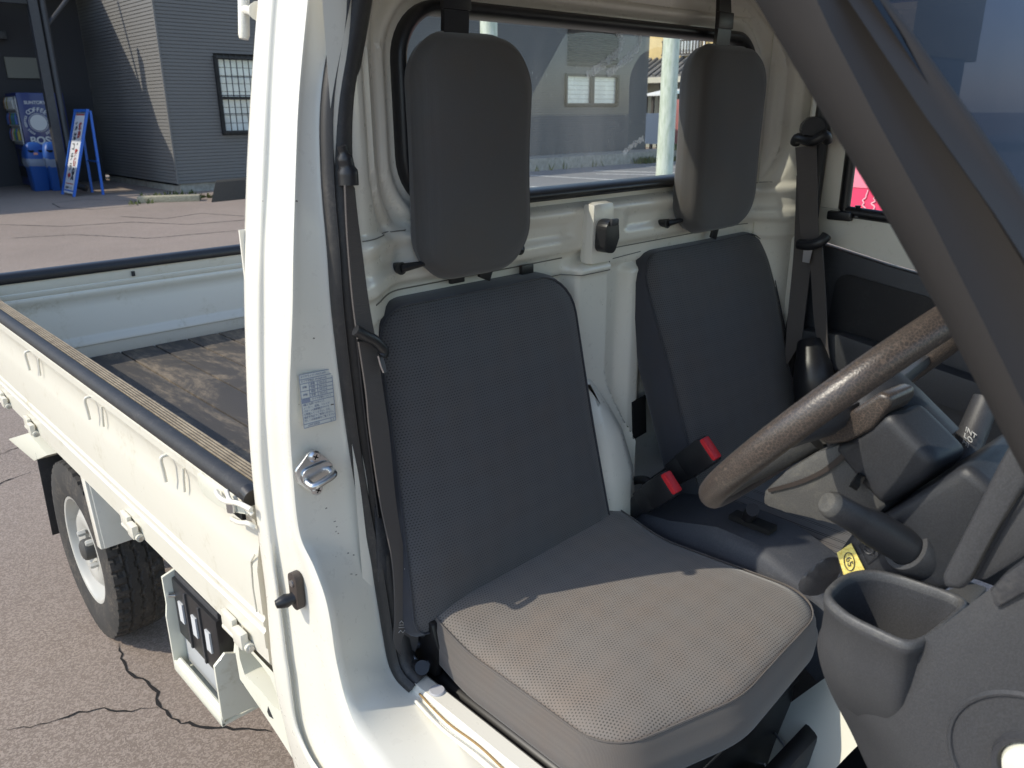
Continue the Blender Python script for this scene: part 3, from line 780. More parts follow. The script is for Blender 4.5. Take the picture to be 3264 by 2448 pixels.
# side gates
gprof = [(.000, .922), (-.006, .918), (-.006, .902), (.000, .896), (.004, .890), (.007, .872), (.006, .846), (.001, .822), (-.002, .806), (-.002, .726), (.001, .722), (.001, .716), (-.003, .711), (-.003, .704),
         (.000, .700), (.000, .694), (-.004, .690), (-.004, .664), (-.001, .660), (-.001, .632), (.004, .624), (.020, .624), (.024, .640), (.024, .70), (.030, .72), (.030, .90), (.034, .922)]
def side_gate(mir=False):
    f = (lambda x: 1.42-x) if mir else (lambda x: x)
    ys = [.205+i*(2.155-.205)/14 for i in range(15)]
    o = pydata('side_gate', *loft([[(f(x), y, z) for x, z in gprof] for y in ys], True, True), WHITE_BED, TR, 32)
    if mir: return o
    rail = [(-.005, .923), (-.010, .927), (-.012, .934), (-.009, .942), (-.003, .947), (.007, .949), (.013, .946), (.013, .923)]
    pydata('top_rail', *loft([[(x, y, z) for x, z in rail] for y in ys], True, True), RUBBER, o, 60)
    TAN = Mat('tan_grip_strip', (.25, .20, .14), .8); TAN.colour(TAN.mix(TAN.noise(40, 4).ramp(.3, .7), (.28, .23, .16), (.18, .145, .10)))
    rb = MB().box((.031, 1.18, .932), (.034, 1.95, .012), 1)
    for k in range(6): rb.tube([(.0170+k*.0058, .206, .939), (.0170+k*.0058, 2.154, .939)], .0020, 6, 0)
    rb.build('grip_strip', [TAN, CHAR], o)
    # rope hooks
    for y in ( (0.000, 1.422, 0.889)[1], (0.000, 0.945, 0.890)[1], (0.000, 0.523, 0.889)[1], 1.95):
        tubeo('rope_hook', catmull([(.002, y-.004, .899), (-.011, y, .897), (-.014, y+.002, .888), (-.013, y+.001, .870), (-.012, y, .848)], 4), .0034, WHITE_BED, o, 10)
        tubeo('pocket_shadow_rib', [(.001, y-.058, .890), (-.001, y-.058, .870), (-.002, y-.056, .845)], .0026, WHITE_BED, o, 8)  # raised rib imitating the shadow line of the pressed pocket side
    # hinges along the lower edge
    for y in ( (0.000, 0.790, 0.646)[1], (-0.000, 0.296, 0.641)[1], (0.000, 1.568, 0.650)[1], (0.000, 1.867, 0.652)[1]):
        mb = MB().box((-.010, y+.030, .652), (.010, .045, .034), 0, .003).box((-.013, y-.016, .648), (.013, .034, .030), 0, .003)
        mb.tube([(-.008, y-.040, .637), (-.008, y+.050, .637)], .0085, 12)
        h = mb.build('gate_hinge', WHITE_BED, o)
        tubeo('hinge_pin', [(-.008, y-.044, .637), (-.008, y-.037, .637)], .005, STEEL, h, 10)
    # latch at the front end
    lp = [ (-0.008, 0.379, 0.912), (-0.008, 0.362, 0.919), (-0.008, 0.309, 0.916), (-0.008, 0.253, 0.918), (-0.008, 0.212, 0.915), (-0.008, 0.208, 0.903), (-0.008, 0.262, 0.886), (-0.008, 0.315, 0.878), (-0.008, 0.363, 0.878), (-0.008, 0.383, 0.890)]
    lt = prism('latch_plate', lp, (.008, 0, 0), WHITE_DIRTY, o, .002)
    tubeo('latch_handle', catmull([ (-0.015, 0.289, 0.914), (-0.020, 0.266, 0.915), (-0.022, 0.237, 0.919), (-0.022, 0.194, 0.932), (-0.016, 0.167, 0.930)], 6), .0042, WHITE, lt, 8)
    tubeo('latch_wire', catmull([ (-0.014, 0.251, 0.929), (-0.020, 0.226, 0.924), (-0.020, 0.188, 0.932), (-0.014, 0.168, 0.921)], 6), .0035, WHITE, lt, 8)
    tubeo('latch_bolt', [ (-0.012, 0.243, 0.912), (-0.012, 0.243, 0.897)], .0085, STEEL, lt, 10)
    box('latch_pocket', (-0.004, 0.248, 0.901), (.006, .05, .03), VOID, lt)
    tubeo('latch_hook', catmull([ (-0.010, 0.255, 0.878), (-0.016, 0.215, 0.890), (-0.016, 0.184, 0.901), (-0.010, 0.176, 0.895)], 6), .004, WHITE, lt, 8)
    # pressed panel outline near the front
    tubeo('pressed_bead', [ (-0.003, 0.225, 0.721), (-0.003, 0.228, 0.766), (-0.003, 0.222, 0.814), (-0.003, 0.205, 0.833)], .0016, WHITE_BED, o, 6)
    return o
side_gate(); side_gate(True)
tubeo('rail_stop', [(.002, .212, .936), (.002, .196, .932)], .015, BLACK, bed, 16)
CORNER = Mat('sun_bleached_seam', (.50, .42, .28), .7)
box('front_stake', (.022, .190, .79), (.03, .012, .36), CORNER, bed, .002)
box('headboard', (.71, .225, .80), (1.38, .02, .28), WHITE_BED, bed, .004)
# chassis side plate with its opening, in front of the battery
outer = [ (0.020, 0.383, 0.604), (0.020, 0.399, 0.534), (0.020, 0.395, 0.477), (0.020, 0.319, 0.457), (0.020, 0.254, 0.437), (0.020, 0.182, 0.412), (0.020, 0.122, 0.469), (0.020, 0.164, 0.510), (0.020, 0.210, 0.571), (0.020, 0.248, 0.580), (0.020, 0.313, 0.582)]
inner = [ (0.020, 0.380, 0.568), (0.020, 0.382, 0.529), (0.020, 0.369, 0.502), (0.020, 0.308, 0.505), (0.020, 0.261, 0.499), (0.020, 0.237, 0.504), (0.020, 0.236, 0.508), (0.020, 0.240, 0.537), (0.020, 0.259, 0.561), (0.020, 0.293, 0.570), (0.020, 0.333, 0.574)]
rows = [outer, inner, [V(p)+Vector((.045, 0, 0)) for p in inner]]
pydata('chassis_plate', *loft([[V(p) for p in r] for r in rows], True, False), WHITE_DIRTY, TR, 30)
box('inner_chassis', (.13, .30, .47), (.05, .30, .24), Mat('tan_primer', (.30, .24, .17), .8), TR, .005)  # even tan primer colour
tubeo('chassis_bush', [ (0.030, 0.273, 0.479), (0.070, 0.366, 0.395)], .016, STRIP, TR, 12)
# ---------------- rear wheel
def tyre_mesh(cx, cy, cz, rad=.272, w=.148):
    n = 210; rows = []
    sec = []          # (s across 0..1, radius) outer sidewall -> tread -> inner sidewall
    for s_, r_ in ((.14, .158), (.06, .165), (.03, .185), (.0, .215), (.015, .238), (.035, .252), (.05, .262)): sec.append((s_, r_, 0))
    m_ = 26
    for i in range(m_+1):
        s_ = .055+.89*i/m_; sec.append((s_, rad-.006*abs(2*s_-1)**3, 1))
    for s_, r_ in ((.955, .262), (.985, .238), (1.0, .215), (.95, .165), (.86, .158)): sec.append((s_, r_, 0))
    for k in range(n):
        t = 2*math.pi*k/n; row = []
        zz = abs(((k/n*35) % 1)-.5)*2
        for s_, r_, tread in sec:
            r = r_
            if tread:
                for g0 in (.30, .50, .70):
                    if abs(s_-(g0+(zz-.5)*.045)) < .021: r -= .006
                if (s_ < .24 or s_ > .76) and (k % 5 == 0 or (k % 5 == 1 and .14 < min(s_, 1-s_))): r -= .0065
            row.append((cx+s_*w, cy+math.cos(t)*r, cz+math.sin(t)*r))
        rows.append(row)
    rows.append(rows[0])
    return loft(rows, False, False)
TYRE = plastic('tyre_rubber', (.034, .032, .030), .8, 300, .3, .85, (.15, .125, .10))
wh = empty('rear_wheel', parent=TR)
WC = (.030, 1.49, .270)
pydata('tyre', *tyre_mesh(*WC), TYRE, wh, 25)
RIM = paint('dusty_wheel_paint', (.46, .45, .41), .9, .45)
lathe('rim', [(.163, .022), (.166, .016), (.163, .010), (.156, .012), (.150, .022), (.146, .045), (.135, .060), (.128, .058), (.120, .034), (.105, .024), (.085, .022), (.070, .026), (.055, .032), (.052, .040), (0, .040)], WC, (1, 0, 0), RIM, wh, 56)
lathe('hub_cap', [(0, .002), (.022, .003), (.030, .008), (.032, .014), (.032, .034)], WC, (1, 0, 0), plastic('hub_cap_rubber', (.06, .058, .055), .6), wh, 24)
for k in range(4):
    t = R(45+90*k); y, z = WC[1]+math.cos(t)*.052, WC[2]+math.sin(t)*.052
    lathe('wheel_nut', [(0, .008), (.007, .009), (.0095, .014), (.0095, .03)], (WC[0], y, z), (1, 0, 0), RIM, wh, 6)
for k in range(8):
    t = R(22+45*k); y, z = WC[1]+math.cos(t)*.122, WC[2]+math.sin(t)*.122
    box('vent_hole', (WC[0]+.046, y, z), (.014, .020, .020), VOID, wh, .004)
box('axle_housing', (.62, 1.49, .27), (.95, .12, .12), BLACK, TR, .03)
# mud flap and splash guards
box('mud_flap', (.115, 1.815, .335), (.17, .006, .30), RUBBER, TR, .002, Matrix.Rotation(R(4), 3, 'X'))
prism('flap_bracket', [ (0.030, 2.209, 0.404), (0.030, 1.857, 0.436), (0.030, 1.654, 0.521), (0.030, 1.848, 0.535)], (.16, 0, 0), WHITE_DIRTY, TR, .004)
sg_ = MB().box((.105, 1.235, .505), (.15, .012, .22), 0, .003, Matrix.Rotation(R(-9), 3, 'X')).box((.028, 1.25, .505), (.012, .035, .225), 0, .003, Matrix.Rotation(R(-9), 3, 'X'))
sgd = sg_.build('splash_guard', WHITE, TR)
tubeo('guard_bolt', [(.085, 1.19, .54), (.085, 1.20, .50)], .007, STEEL, sgd, 8)
tubeo('guard_hole', [(.07, 1.241, .418), (.07, 1.247, .418)], .006, VOID, sgd, 8)
box('under_frame', (.30, 1.1, .56), (.08, 1.9, .10), CHAR, TR, .01)
box('inner_splash', (.45, 1.49, .56), (.5, .62, .02), CHAR, TR)
# ---------------- battery in its tray
bt = empty('battery', parent=TR)
GREYCASE = Mat('pale_battery_case', (.42, .43, .44), .5)
box('battery_case', (.122, .685, .335), (.125, .225, .13), GREYCASE, bt, .004)
box('battery_cover', (.122, .685, .420), (.140, .232, .150), BLACK, bt, .008)
lidb = box('battery_lid', (.122, .685, .500), (.125, .222, .020), CHAR, bt, .006)
for k in range(4): box('lid_block', (.122, .61+k*.05, .512), (.10, .034, .016), CHAR, bt, .004)
for y in (.755, .685, .615): box('cover_window', (.052, y, .425), (.008, .022, .050), Mat('pale_label', (.55, .56, .57), .5), bt)
for y in (.722, .650): box('cover_rib', (.052, y, .42), (.008, .008, .14), CHAR, bt, .002)
ty = MB()
ty.prism([(.035, .80, .50), (.035, .80, .43), (.030, .80, .40), (.030, .80, .255), (.235, .80, .255), (.235, .80, .52), (.10, .80, .52)], (0, .008, 0), 0, .002)      # rear plate
ty.prism([(.030, .555, .275), (.030, .555, .41), (.055, .555, .43), (.075, .555, .42), (.085, .555, .47), (.16, .555, .50), (.235, .555, .50), (.235, .555, .255)], (0, -.008, 0), 0, .002)  # front plate
ty.box((.13, .68, .258), (.20, .25, .008), 0, .002).box((.034, .68, .268), (.008, .25, .03), 0, .002)
ty.tube([(.040, .79, .285), (.040, .56, .285)], .006, 8)
tray = ty.build('battery_tray', WHITE_DIRTY, TR)
box('tray_slot', (.10, .545, .375), (.038, .006, .075), VOID, tray, .003)
tubeo('hold_down_rod', [(.04, .795, .455), (.105, .775, .435)], .005, STEEL, tray, 8)
tubeo('hold_down_boot', [(.10, .775, .425), (.105, .765, .36)], [.028, .022], RUBBER, tray, 12)
box('tray_square_hole', (.075, .797, .49), (.022, .006, .016), VOID, tray)
# ---------------- cab side frame: rear door pillar flowing into the sill
def bez(p, n=5): return catmull(p, n)
F0 = [(.100, .18, 1.70), (.079, .18, 1.605), (.056, .18, 1.494), (.039, .18, 1.400), (.023, .18, 1.297), (.013, .18, 1.213), (.001, .18, 1.079), (-.004, .18, .983), (-.006, .18, .882), (-0.006, 0.180, 0.828), (-0.006, 0.180, 0.774), (-0.008, 0.180, 0.718), (-0.010, 0.180, 0.660), (-0.010, 0.180, 0.630), (-0.008, 0.180, 0.587), (-0.002, 0.180, 0.514), (0.006, 0.180, 0.432), (0.012, 0.180, 0.351)]
F1 = [(.102, .140, 1.70), (.079, .143, 1.601), (.056, .138, 1.493), (.039, .135, 1.402), (.023, .134, 1.302), (.013, .137, 1.22), (.001, .141, 1.089), (-.004, .148, .994), (-.006, .144, .897), (-0.006, 0.140, 0.846), (-0.006, 0.136, 0.795), (-0.006, 0.135, 0.741), (-0.006, 0.134, 0.685), (-0.006, 0.131, 0.657), (-0.006, 0.131, 0.610), (-0.006, 0.125, 0.560), (-0.006, 0.088, 0.521), (-0.006, 0.017, 0.508)]
F2 = [(.113, .140, 1.70), (.090, .143, 1.602), (.067, .138, 1.493), (.051, .135, 1.402), (.033, .134, 1.301), (.024, .137, 1.218), (.012, .141, 1.086), (.010, .148, .988), (.008, .144, .891), (0.008, 0.151, 0.835), (0.008, 0.152, 0.781), (0.008, 0.150, 0.725), (0.008, 0.150, 0.668), (0.008, 0.148, 0.639), (0.008, 0.147, 0.592), (0.008, 0.141, 0.540), (0.008, 0.102, 0.501), (0.008, 0.029, 0.489)]
F2b = [tuple(a+(b-a)*.5 for a, b in zip(p, q)) for p, q in zip(F2, F2)]
F3 = [(.117, .078, 1.70), (.094, .079, 1.597), (.071, .078, 1.492), (.055, .074, 1.404), (.037, .066, 1.308), (.028, .067, 1.23), (.016, .079, 1.102), (.014, .085, 1.007), (.012, .081, .915), (0.016, 0.056, 0.874), (0.018, 0.035, 0.834), (0.018, 0.025, 0.794), (0.018, 0.021, 0.746), (0.018, 0.014, 0.712), (0.018, 0.003, 0.676), (0.018, -0.021, 0.637), (0.018, -0.061, 0.610), (0.018, -0.116, 0.592)]
F4 = [(.158, .076, 1.70), (.133, .079, 1.600), (.101, .078, 1.492), (.089, .074, 1.402), (.084, .066, 1.303), (.084, .067, 1.22), (.097, .079, 1.081), (.108, .086, .980), (.116, .081, .875), (0.121, 0.075, 0.820), (0.122, 0.068, 0.768), (0.122, 0.060, 0.715), (0.121, 0.048, 0.664), (0.121, 0.032, 0.643), (0.126, 0.010, 0.630), (0.136, -0.058, 0.611), (0.154, -0.150, 0.591), (0.174, -0.220, 0.562)]
def lerp(p, q, t): return tuple(a+(b-a)*t for a, b in zip(p, q))
fr = []
for i in range(len(F0)):
    g2, g3 = V(F2[i]), V(F3[i])
    # shallow pressed beads between groove and jamb corner
    b1 = g2.lerp(g3, .22)+Vector((-.003, 0, 0)); b2 = g2.lerp(g3, .42)+Vector((.003, 0, 0)); b3 = g2.lerp(g3, .62)+Vector((.002, 0, 0)); b4 = g2.lerp(g3, .85)+Vector((-.003, 0, 0))
    g4 = V(F4[i]); j1 = g3.lerp(g4, .10)+Vector((0, .004, .0)); j2 = g3.lerp(g4, .5)+Vector((0, .005, -.004 if i > 10 else 0)); j3 = g3.lerp(g4, .93)+Vector((0, .003, 0))
    fl = g4+Vector((.012, -.004, .004 if i > 12 else 0)); inn = g4+Vector((.030, .006, 0 if i < 12 else -.004)); inn2 = g4+Vector((.046, .05 if i < 13 else .0, 0 if i < 13 else -.03))
    fr.append([V(F0[i])+Vector((.04, .006, 0)), V(F0[i])+Vector((.004, .004, 0)), V(F0[i]), V(F1[i])+Vector((0, .004, 0)), V(F1[i])+Vector((.004, 0, 0)), g2+Vector((-.003, 0, 0)), g2+Vector((0, -.004, 0)), b1, b2, b3, b4, g3, j1, j2, j3, g4, fl, inn, inn2])
cols = list(zip(*fr)); cols = [catmull(c_, 4) for c_ in cols]
rows = [list(r_) for r_ in zip(*cols)]
side = pydata('cab_side_frame', *loft(rows), WHITE, TR, 60)
sub = side.modifiers.new('smooth', 'SUBSURF'); sub.levels = 1; sub.render_levels = 1
# chipped paint marks and rubber grommets on the pillar
CHIP = Mat('bare_chip', (.45, .46, .48), .3, .6)
def chips(pts, parent, s=.004):
    mb = MB()
    for p in pts:
        p = V(p)
        q = [p+Vector((-.0012, random.uniform(-s, s), random.uniform(-s, s))) for _ in range(5)]
        mb.add(q, [(0, 1, 2), (0, 2, 3), (0, 3, 4)])
    return mb
# weatherstrip down the inner flange
wpath = catmull([V(p)+Vector((.010, -.009, 0)) for p in F4[:15]], 6)
wrows = []
for i, p in enumerate(wpath):
    t = (wpath[min(i+1, len(wpath)-1)]-wpath[max(i-1, 0)]).normalized()
    a_ = Vector((1, 0, 0)); a_ = (a_-t*a_.dot(t)).normalized(); b_ = t.cross(a_)
    sgn = 1 if b_.y < 0 else -1; b_ = b_*sgn
    wrows.append([p+a_*x+b_*y for x, y in ((-.013, -.006), (-.014, .002), (-.011, .008), (-.004, .011), (.000, .006), (.006, .012), (.014, .013), (.024, .010), (.028, .004), (.028, -.006))])
pydata('weatherstrip', *loft(wrows, True, True), STRIP, TR, 50)
wpath2 = [V(p)+Vector((.034, -.002, 0)) for p in F4[:14]]
pydata('inner_weatherstrip', *tube(catmull(wpath2, 5), .0125, 10), BLACK, TR, 60)
# ---------------- sill top, flange cap, step
sill_rows = []
for y in (.06, .0, -.06, -.12, -.2, -.3, -.45, -.7):
    sill_rows.append([(.128, y, .600), (.131, y, .632), (.136, y, .637), (.160, y, .636), (.166, y, .630), (.172, y, .600), (.175, y, .45)])
sl = pydata('door_sill', *loft(sill_rows), WHITE, TR, 40)
lathe('sill_plug', [(0, .003), (.011, .0028), (.0125, .001), (.0125, -.004)], (.150, -.037, .637), (0, 0, 1), Mat('grey_plug', (.42, .42, .44), .6), sl, 24)
RUST = Mat('rust_stain', (.34, .22, .09), .8)
tubeo('rusty_seam', catmull([(.129, -.02, .634), (.126, -.09, .628), (.128, -.16, .630), (.126, -.24, .626), (.128, -.34, .628)], 5), .0016, RUST, sl, 6)
tubeo('sealant_bead', catmull([(.121, -.02, .626), (.118, -.09, .620), (.120, -.18, .622), (.118, -.30, .618)], 5), .003, WHITE, sl, 8)
outer_sill = []
for y, z0 in ((.0, .0), (-.08, .0), (-.2, 0), (-.45, 0), (-.75, 0)):
    outer_sill.append([(.130, y-.20, .600), (.10, y-.20, .580), (.07, y-.20, .545), (.045, y-.20, .50), (.02, y-.20, .45), (.004, y-.20, .41), (-.004, y-.20, .37), (-.002, y-.20, .30)])
pydata('outer_sill', *loft(outer_sill), WHITE, TR, 60)
# ---------------- door striker, label, courtesy switch on the pillar
stk = empty('door_striker', parent=TR)
sy = .078
lp = roundpoly([(.042, 1.040, .012), (.012, 1.012, .010), (.014, .995, .010), (.040, .966, .012), (.066, .992, .010), (.066, 1.010, .010)], 5)
prism('striker_plate', [(x, sy, z) for x, z in lp], (0, -.004, 0), STEEL, stk, .001)
lp2 = roundpoly([(.018, 1.012, .012), (.068, 1.016, .012), (.066, .988, .012), (.020, .984, .014)], 5)
prism('striker_base', [(x, sy-.003, z) for x, z in lp2], (0, -.006, 0), STEEL, stk, .002)
tubeo('striker_loop', catmull([(.026, sy-.004, .995), (.026, sy-.016, .992), (.030, sy-.023, .992), (.056, sy-.023, .998), (.061, sy-.017, 1.000), (.062, sy-.004, 1.002)], 5), .0052, STEEL, stk, 12)
for x, z in ((.042, 1.026), (.041, .976)):
    s_ = lathe('striker_screw', [(0, .005), (.006, .0048), (.0085, .002), (.0085, 0)], (x, sy-.004, z), (0, -1, 0), STEEL, stk, 20)
    for a_ in (0, 90):
        box('screw_slot', (x, sy-.0088, z), (.008, .001, .0018), VOID, stk, 0, Matrix.Rotation(R(a_+30), 3, 'Y'))
lab = empty('tyre_pressure_label', parent=TR)
lyp = .0765
def lpt(a, b): # a 0..1 across, b 0..1 down
    x = .030+.052*a; return Vector((x, lyp+.006*a-.004, 1.146-.004*a-.075*b))
prism('label_film', [lpt(0, 0), lpt(1, 0), lpt(1, 1), lpt(0, 1)], (0, -.0006, 0), STICKER, lab)
lb = MB()
def lrule(a0, b0, a1, b1, w=.0005):
    p, q = lpt(a0, b0), lpt(a1, b1); d = (q-p).normalized(); s_ = Vector((d.z, 0, -d.x))*w; o_ = Vector((0, -.0010, 0))
    lb.add([p-s_+o_, q-s_+o_, q+s_+o_, p+s_+o_], [(0, 1, 2, 3)])
for b in (0, .09, .17, .24, .31, .38, .45, .53, .93, 1): lrule(0 if b not in (.24, .38) else .28, b, 1, b)
for a_, b0, b1 in ((0, 0, 1), (1, 0, 1), (.27, .17, .45), (.52, .17, .45), (.85, .93, 1)): lrule(a_, b0, a_, b1)
lb.build('label_rules', INKBLUE, lab, None)
prism('label_heading_block', [lpt(.01, .46), lpt(.26, .46), lpt(.26, .525), lpt(.01, .525)], (0, -.0013, 0), INKBLUE, lab)
lx = (lpt(1, .5)-lpt(0, .5)).normalized(); lz = Vector((0, 0, 1))
def ltext(s_, a, b, size, al='LEFT'):
    text('label_print', s_, lpt(a, b)+Vector((0, -.0012, 0)), lx, lz, size, INKBLUE, lab, .0001, al)
for s_, a, b in (('タイヤサイズ 145R12-6PR', .03, .045), ('タイヤ空気圧 kPa(kgf/cm2)', .03, .13), ('前輪', .06, .24), ('軽積', .31, .205), ('定積', .31, .275), ('200 (2.0)', .56, .205), ('260 (2.6)', .56, .275),
                 ('後輪', .06, .38), ('軽積', .31, .345), ('定積', .31, .415), ('240 (2.4)', .56, .345), ('350 (3.5)', .56, .415), ('タイヤ交換について', .31, .49), ('4輪とも同一のサイズ、', .03, .57), ('メーカー、銘柄、トレッド', .03, .63), ('パターン(溝模様)のタイヤ', .03, .69), ('を装着してください。また、', .03, .75), ('指定空気圧でご使用ください。', .03, .81), ('詳しくは取扱書をご覧ください。', .03, .87), ('41997-B2010', .12, .965), ('A', .9, .965)):
    ltext(s_, a, b, .0036)
sw = empty('courtesy_switch', parent=TR)
sp0 = V((0.010, 0.100, 0.816))
pl = roundpoly([(-.012, .030, .011), (.012, .030, .011), (.012, -.030, .011), (-.012, -.030, .011)], 5)
prism('switch_plate', [sp0+Vector((.004, -a_, b_)) for a_, b_ in pl], (-.012, 0, 0), plastic('brown_black_rubber', (.05, .038, .032), .5), sw, .003)
lathe('switch_screw', [(0, .003), (.005, .002), (.005, 0)], sp0+Vector((-.008, 0, .014)), (-1, 0, 0), STEEL, sw, 14)
lathe('switch_plunger', [(0, .030), (.006, .029), (.0085, .022), (.0105, .014), (.0085, .008), (.010, 0)], sp0+Vector((-.004, .002, -.012)), (-1, .25, -.1), BLACK, sw, 18)
# ---------------- rear wall with window opening
WX0, WX1, WZ0, WZ1, WR = .262, 1.190, 1.335, 1.612, .075
def wdist(x, z):
    cx, cz = (WX0+WX1)/2, (WZ0+WZ1)/2; qx = abs(x-cx)-((WX1-WX0)/2-WR); qz = abs(z-cz)-((WZ1-WZ0)/2-WR)
    return math.hypot(max(qx, 0), max(qz, 0))+min(max(qx, qz), 0)-WR
def wall_y(x, z):
    y = .145
    d = wdist(x, z)
    up_ = smooth01(1.295, 1.312, z)
    # pressed steps round the window
    for d0, hgt in ((.020, .009), (.036, -.010), (.056, .010), (.076, -.009), (.096, .011)):
        y -= hgt*smooth01(d0, d0+.006, d)*up_
    # quarter curves forward to the door pillars
    y -= .075*smooth01(.245, .125, x)*(1 if z > 1 else 1)
    y -= .075*smooth01(1.20, 1.32, x)
    # horizontal beam below the glass
    bm_ = smooth01(1.222, 1.236, z)*smooth01(1.316, 1.298, z)
    y -= .022*bm_
    y += .006*smooth01(1.25, 1.262, z)*smooth01(1.292, 1.282, z)*(1-smooth01(.60, .63, x)*smooth01(.78, .75, x))
    # lip under the beam, then lower panel
    y -= .008*smooth01(1.185, 1.19, z)*smooth01(1.236, 1.222, z)
    # central post
    cxp = .66+.08*smooth01(1.0, .80, z); hw = .040+.012*smooth01(1.05, .80, z)
    y -= .034*smooth01(cxp-hw-.022, cxp-hw, x)*smooth01(cxp+hw+.006, cxp+hw, x)*smooth01(1.215, 1.20, z)
    # bulge beside the passenger backrest
    y -= .020*smooth01(.765, .80, x)*smooth01(.86, .82, x)*smooth01(1.19, 1.17, z)
    return y
nx, nz = 230, 215; X0_, X1_, Z0_, Z1_ = .10, 1.33, .55, 1.70
vs = []; fs = []
for j in range(nz+1):
    for i in range(nx+1):
        x = X0_+(X1_-X0_)*i/nx; z = Z0_+(Z1_-Z0_)*j/nz; vs.append((x, wall_y(x, z), z))
for j in range(nz):
    for i in range(nx):
        x = X0_+(X1_-X0_)*(i+.5)/nx; z = Z0_+(Z1_-Z0_)*(j+.5)/nz
        if wdist(x, z) < -.002: continue
        k = j*(nx+1)+i; fs.append((k, k+1, k+nx+2, k+nx+1))
rw = pydata('rear_wall', vs, fs, WHITE, TR, 60)
def rrect(ins, y): # rounded rectangle ring of the window
    return [(a_, y, b_) for a_, b_ in roundpoly([(WX0+ins, WZ0+ins, WR-ins), (WX1-ins, WZ0+ins, WR-ins), (WX1-ins, WZ1-ins, WR-ins), (WX0+ins, WZ1-ins, WR-ins)], 10)]
outerwall = [rrect(-.25, .178), rrect(-.003, .178)]
rwn = empty('rear_window', parent=TR)
pydata('window_seal', *loft([rrect(-.009, .150), rrect(-.010, .128), rrect(-.002, .122), rrect(.003, .124), rrect(.009, .130), rrect(.010, .165), rrect(.006, .185), rrect(-.009, .186)], True), BLACK, rwn, 60)
pydata('glass', rrect(.008, .160), [tuple(range(len(rrect(.008, .160))))], GLASS, rwn, None)
# smears on the glass
def smear(pts, w):
    P = catmull(pts, 10); vs_, fs_ = [], []
    for i, p in enumerate(P):
        t = (P[min(i+1, len(P)-1)]-P[max(i-1, 0)]).normalized(); s_ = Vector((t.z, 0, -t.x))*w*random.uniform(.55, 1.2)
        vs_ += [p+s_, p-s_]
    for i in range(len(P)-1): fs_.append((2*i, 2*i+1, 2*i+3, 2*i+2))
    pydata('glass_smear', vs_, fs_, SMEAR, rwn, None)
smear([ (0.754, 0.158, 1.609), (0.772, 0.158, 1.595), (0.769, 0.158, 1.574), (0.731, 0.158, 1.551), (0.681, 0.158, 1.529)], .0080)
smear([ (0.807, 0.158, 1.613), (0.827, 0.158, 1.597), (0.819, 0.158, 1.578), (0.779, 0.158, 1.553), (0.736, 0.158, 1.532)], .0072)
smear([ (0.852, 0.158, 1.419), (0.817, 0.158, 1.406), (0.789, 0.158, 1.392)], .006)
mbd = MB()
for _ in range(60):
    p = V((random.uniform(.40, .95), .158, random.uniform(1.35, 1.58))); h = random.uniform(.001, .0035)
    mbd.add([p+Vector((-.0006, 0, -h)), p+Vector((.0006, 0, -h)), p+Vector((.0008, 0, h)), p+Vector((-.0005, 0, h))], [(0, 1, 2, 3)])
mbd.build('dirt_specks', SMEAR, rwn, None)['kind'] = 'stuff'
# beam fittings: centre bracket and grey-black coat hook
br = MB().prism([(.640, .128, 1.316), (.700, .128, 1.316), (.704, .128, 1.205), (.634, .128, 1.205)], (0, -.032, 0), 0, .013)
br.build('centre_bracket', WHITE, TR)
hk = MB().prism([(x, .094, z) for x, z in roundpoly([(.643, 1.286, .016), (.676, 1.290, .014), (.680, 1.255, .012), (.668, 1.228, .012), (.640, 1.232, .012)], 5)], (0, -.024, 0), 0, .006)
hko = hk.build('coat_hook', BLACK, TR)
box('hook_catch', (.662, .069, 1.284), (.020, .008, .012), CHAR, hko, .003)
VENT = box('wall_slot', (0.836, 0.124, 0.850), (.045, .004, .088), VOID, rw, 0, Matrix.Rotation(R(-6), 3, 'Y'))
# wheel-house bulge between the seats
whb = MB(); rws = []
for z, xr, d in ((.55, .735, .10), (.70, .735, .10), (.80, .73, .095), (.88, .715, .075), (.94, .69, .05), (.98, .67, .03), (1.0, .66, .012)):
    rws.append([(.60, .14, z), (.60, .14-d, z), (.64, .135-d-.01, z), (xr-.04, .135-d-.01, z), (xr-.01, .14-d, z), (xr, .14-d*.6, z), (xr+.004, .14, z)])
pydata('wheel_house', *loft(rws), WHITE, TR, 60)
box('floor_panel', (.72, -.35, .40), (1.26, .95, .02), RUBBER, TR)
box('rear_outer_skin', (.71, .182, .62), (1.36, .006, .5), WHITE, TR)
prism('rear_outer_upper', [(.02, .176, .86), (1.40, .176, .86), (1.40, .176, 1.325), (.02, .176, 1.325)], (0, .003, 0), WHITE, TR)
# roof, header, far side
rf = MB()
rows = []
for y in (.19, .0, -.25, -.48):
    rows.append([(.10, y, 1.69), (.16, y, 1.735), (.35, y, 1.765), (.71, y, 1.775), (1.07, y, 1.765), (1.26, y, 1.735), (1.32, y, 1.69)])
rf.loft(rows).box((.71, -.50, 1.73), (1.24, .06, .06), 0, .01).box((.71, .165, 1.70), (1.20, .05, .10), 0, .01).box((.115, -.16, 1.695), (.04, .66, .05), 0, .01).box((1.305, -.16, 1.695), (.04, .66, .05), 0, .01)
rf.build('roof', WHITE, TR)
box('roof_lining', (.71, -.14, 1.715), (1.12, .6, .01), Mat('pale_headliner', (.78, .76, .70), .9), TR)
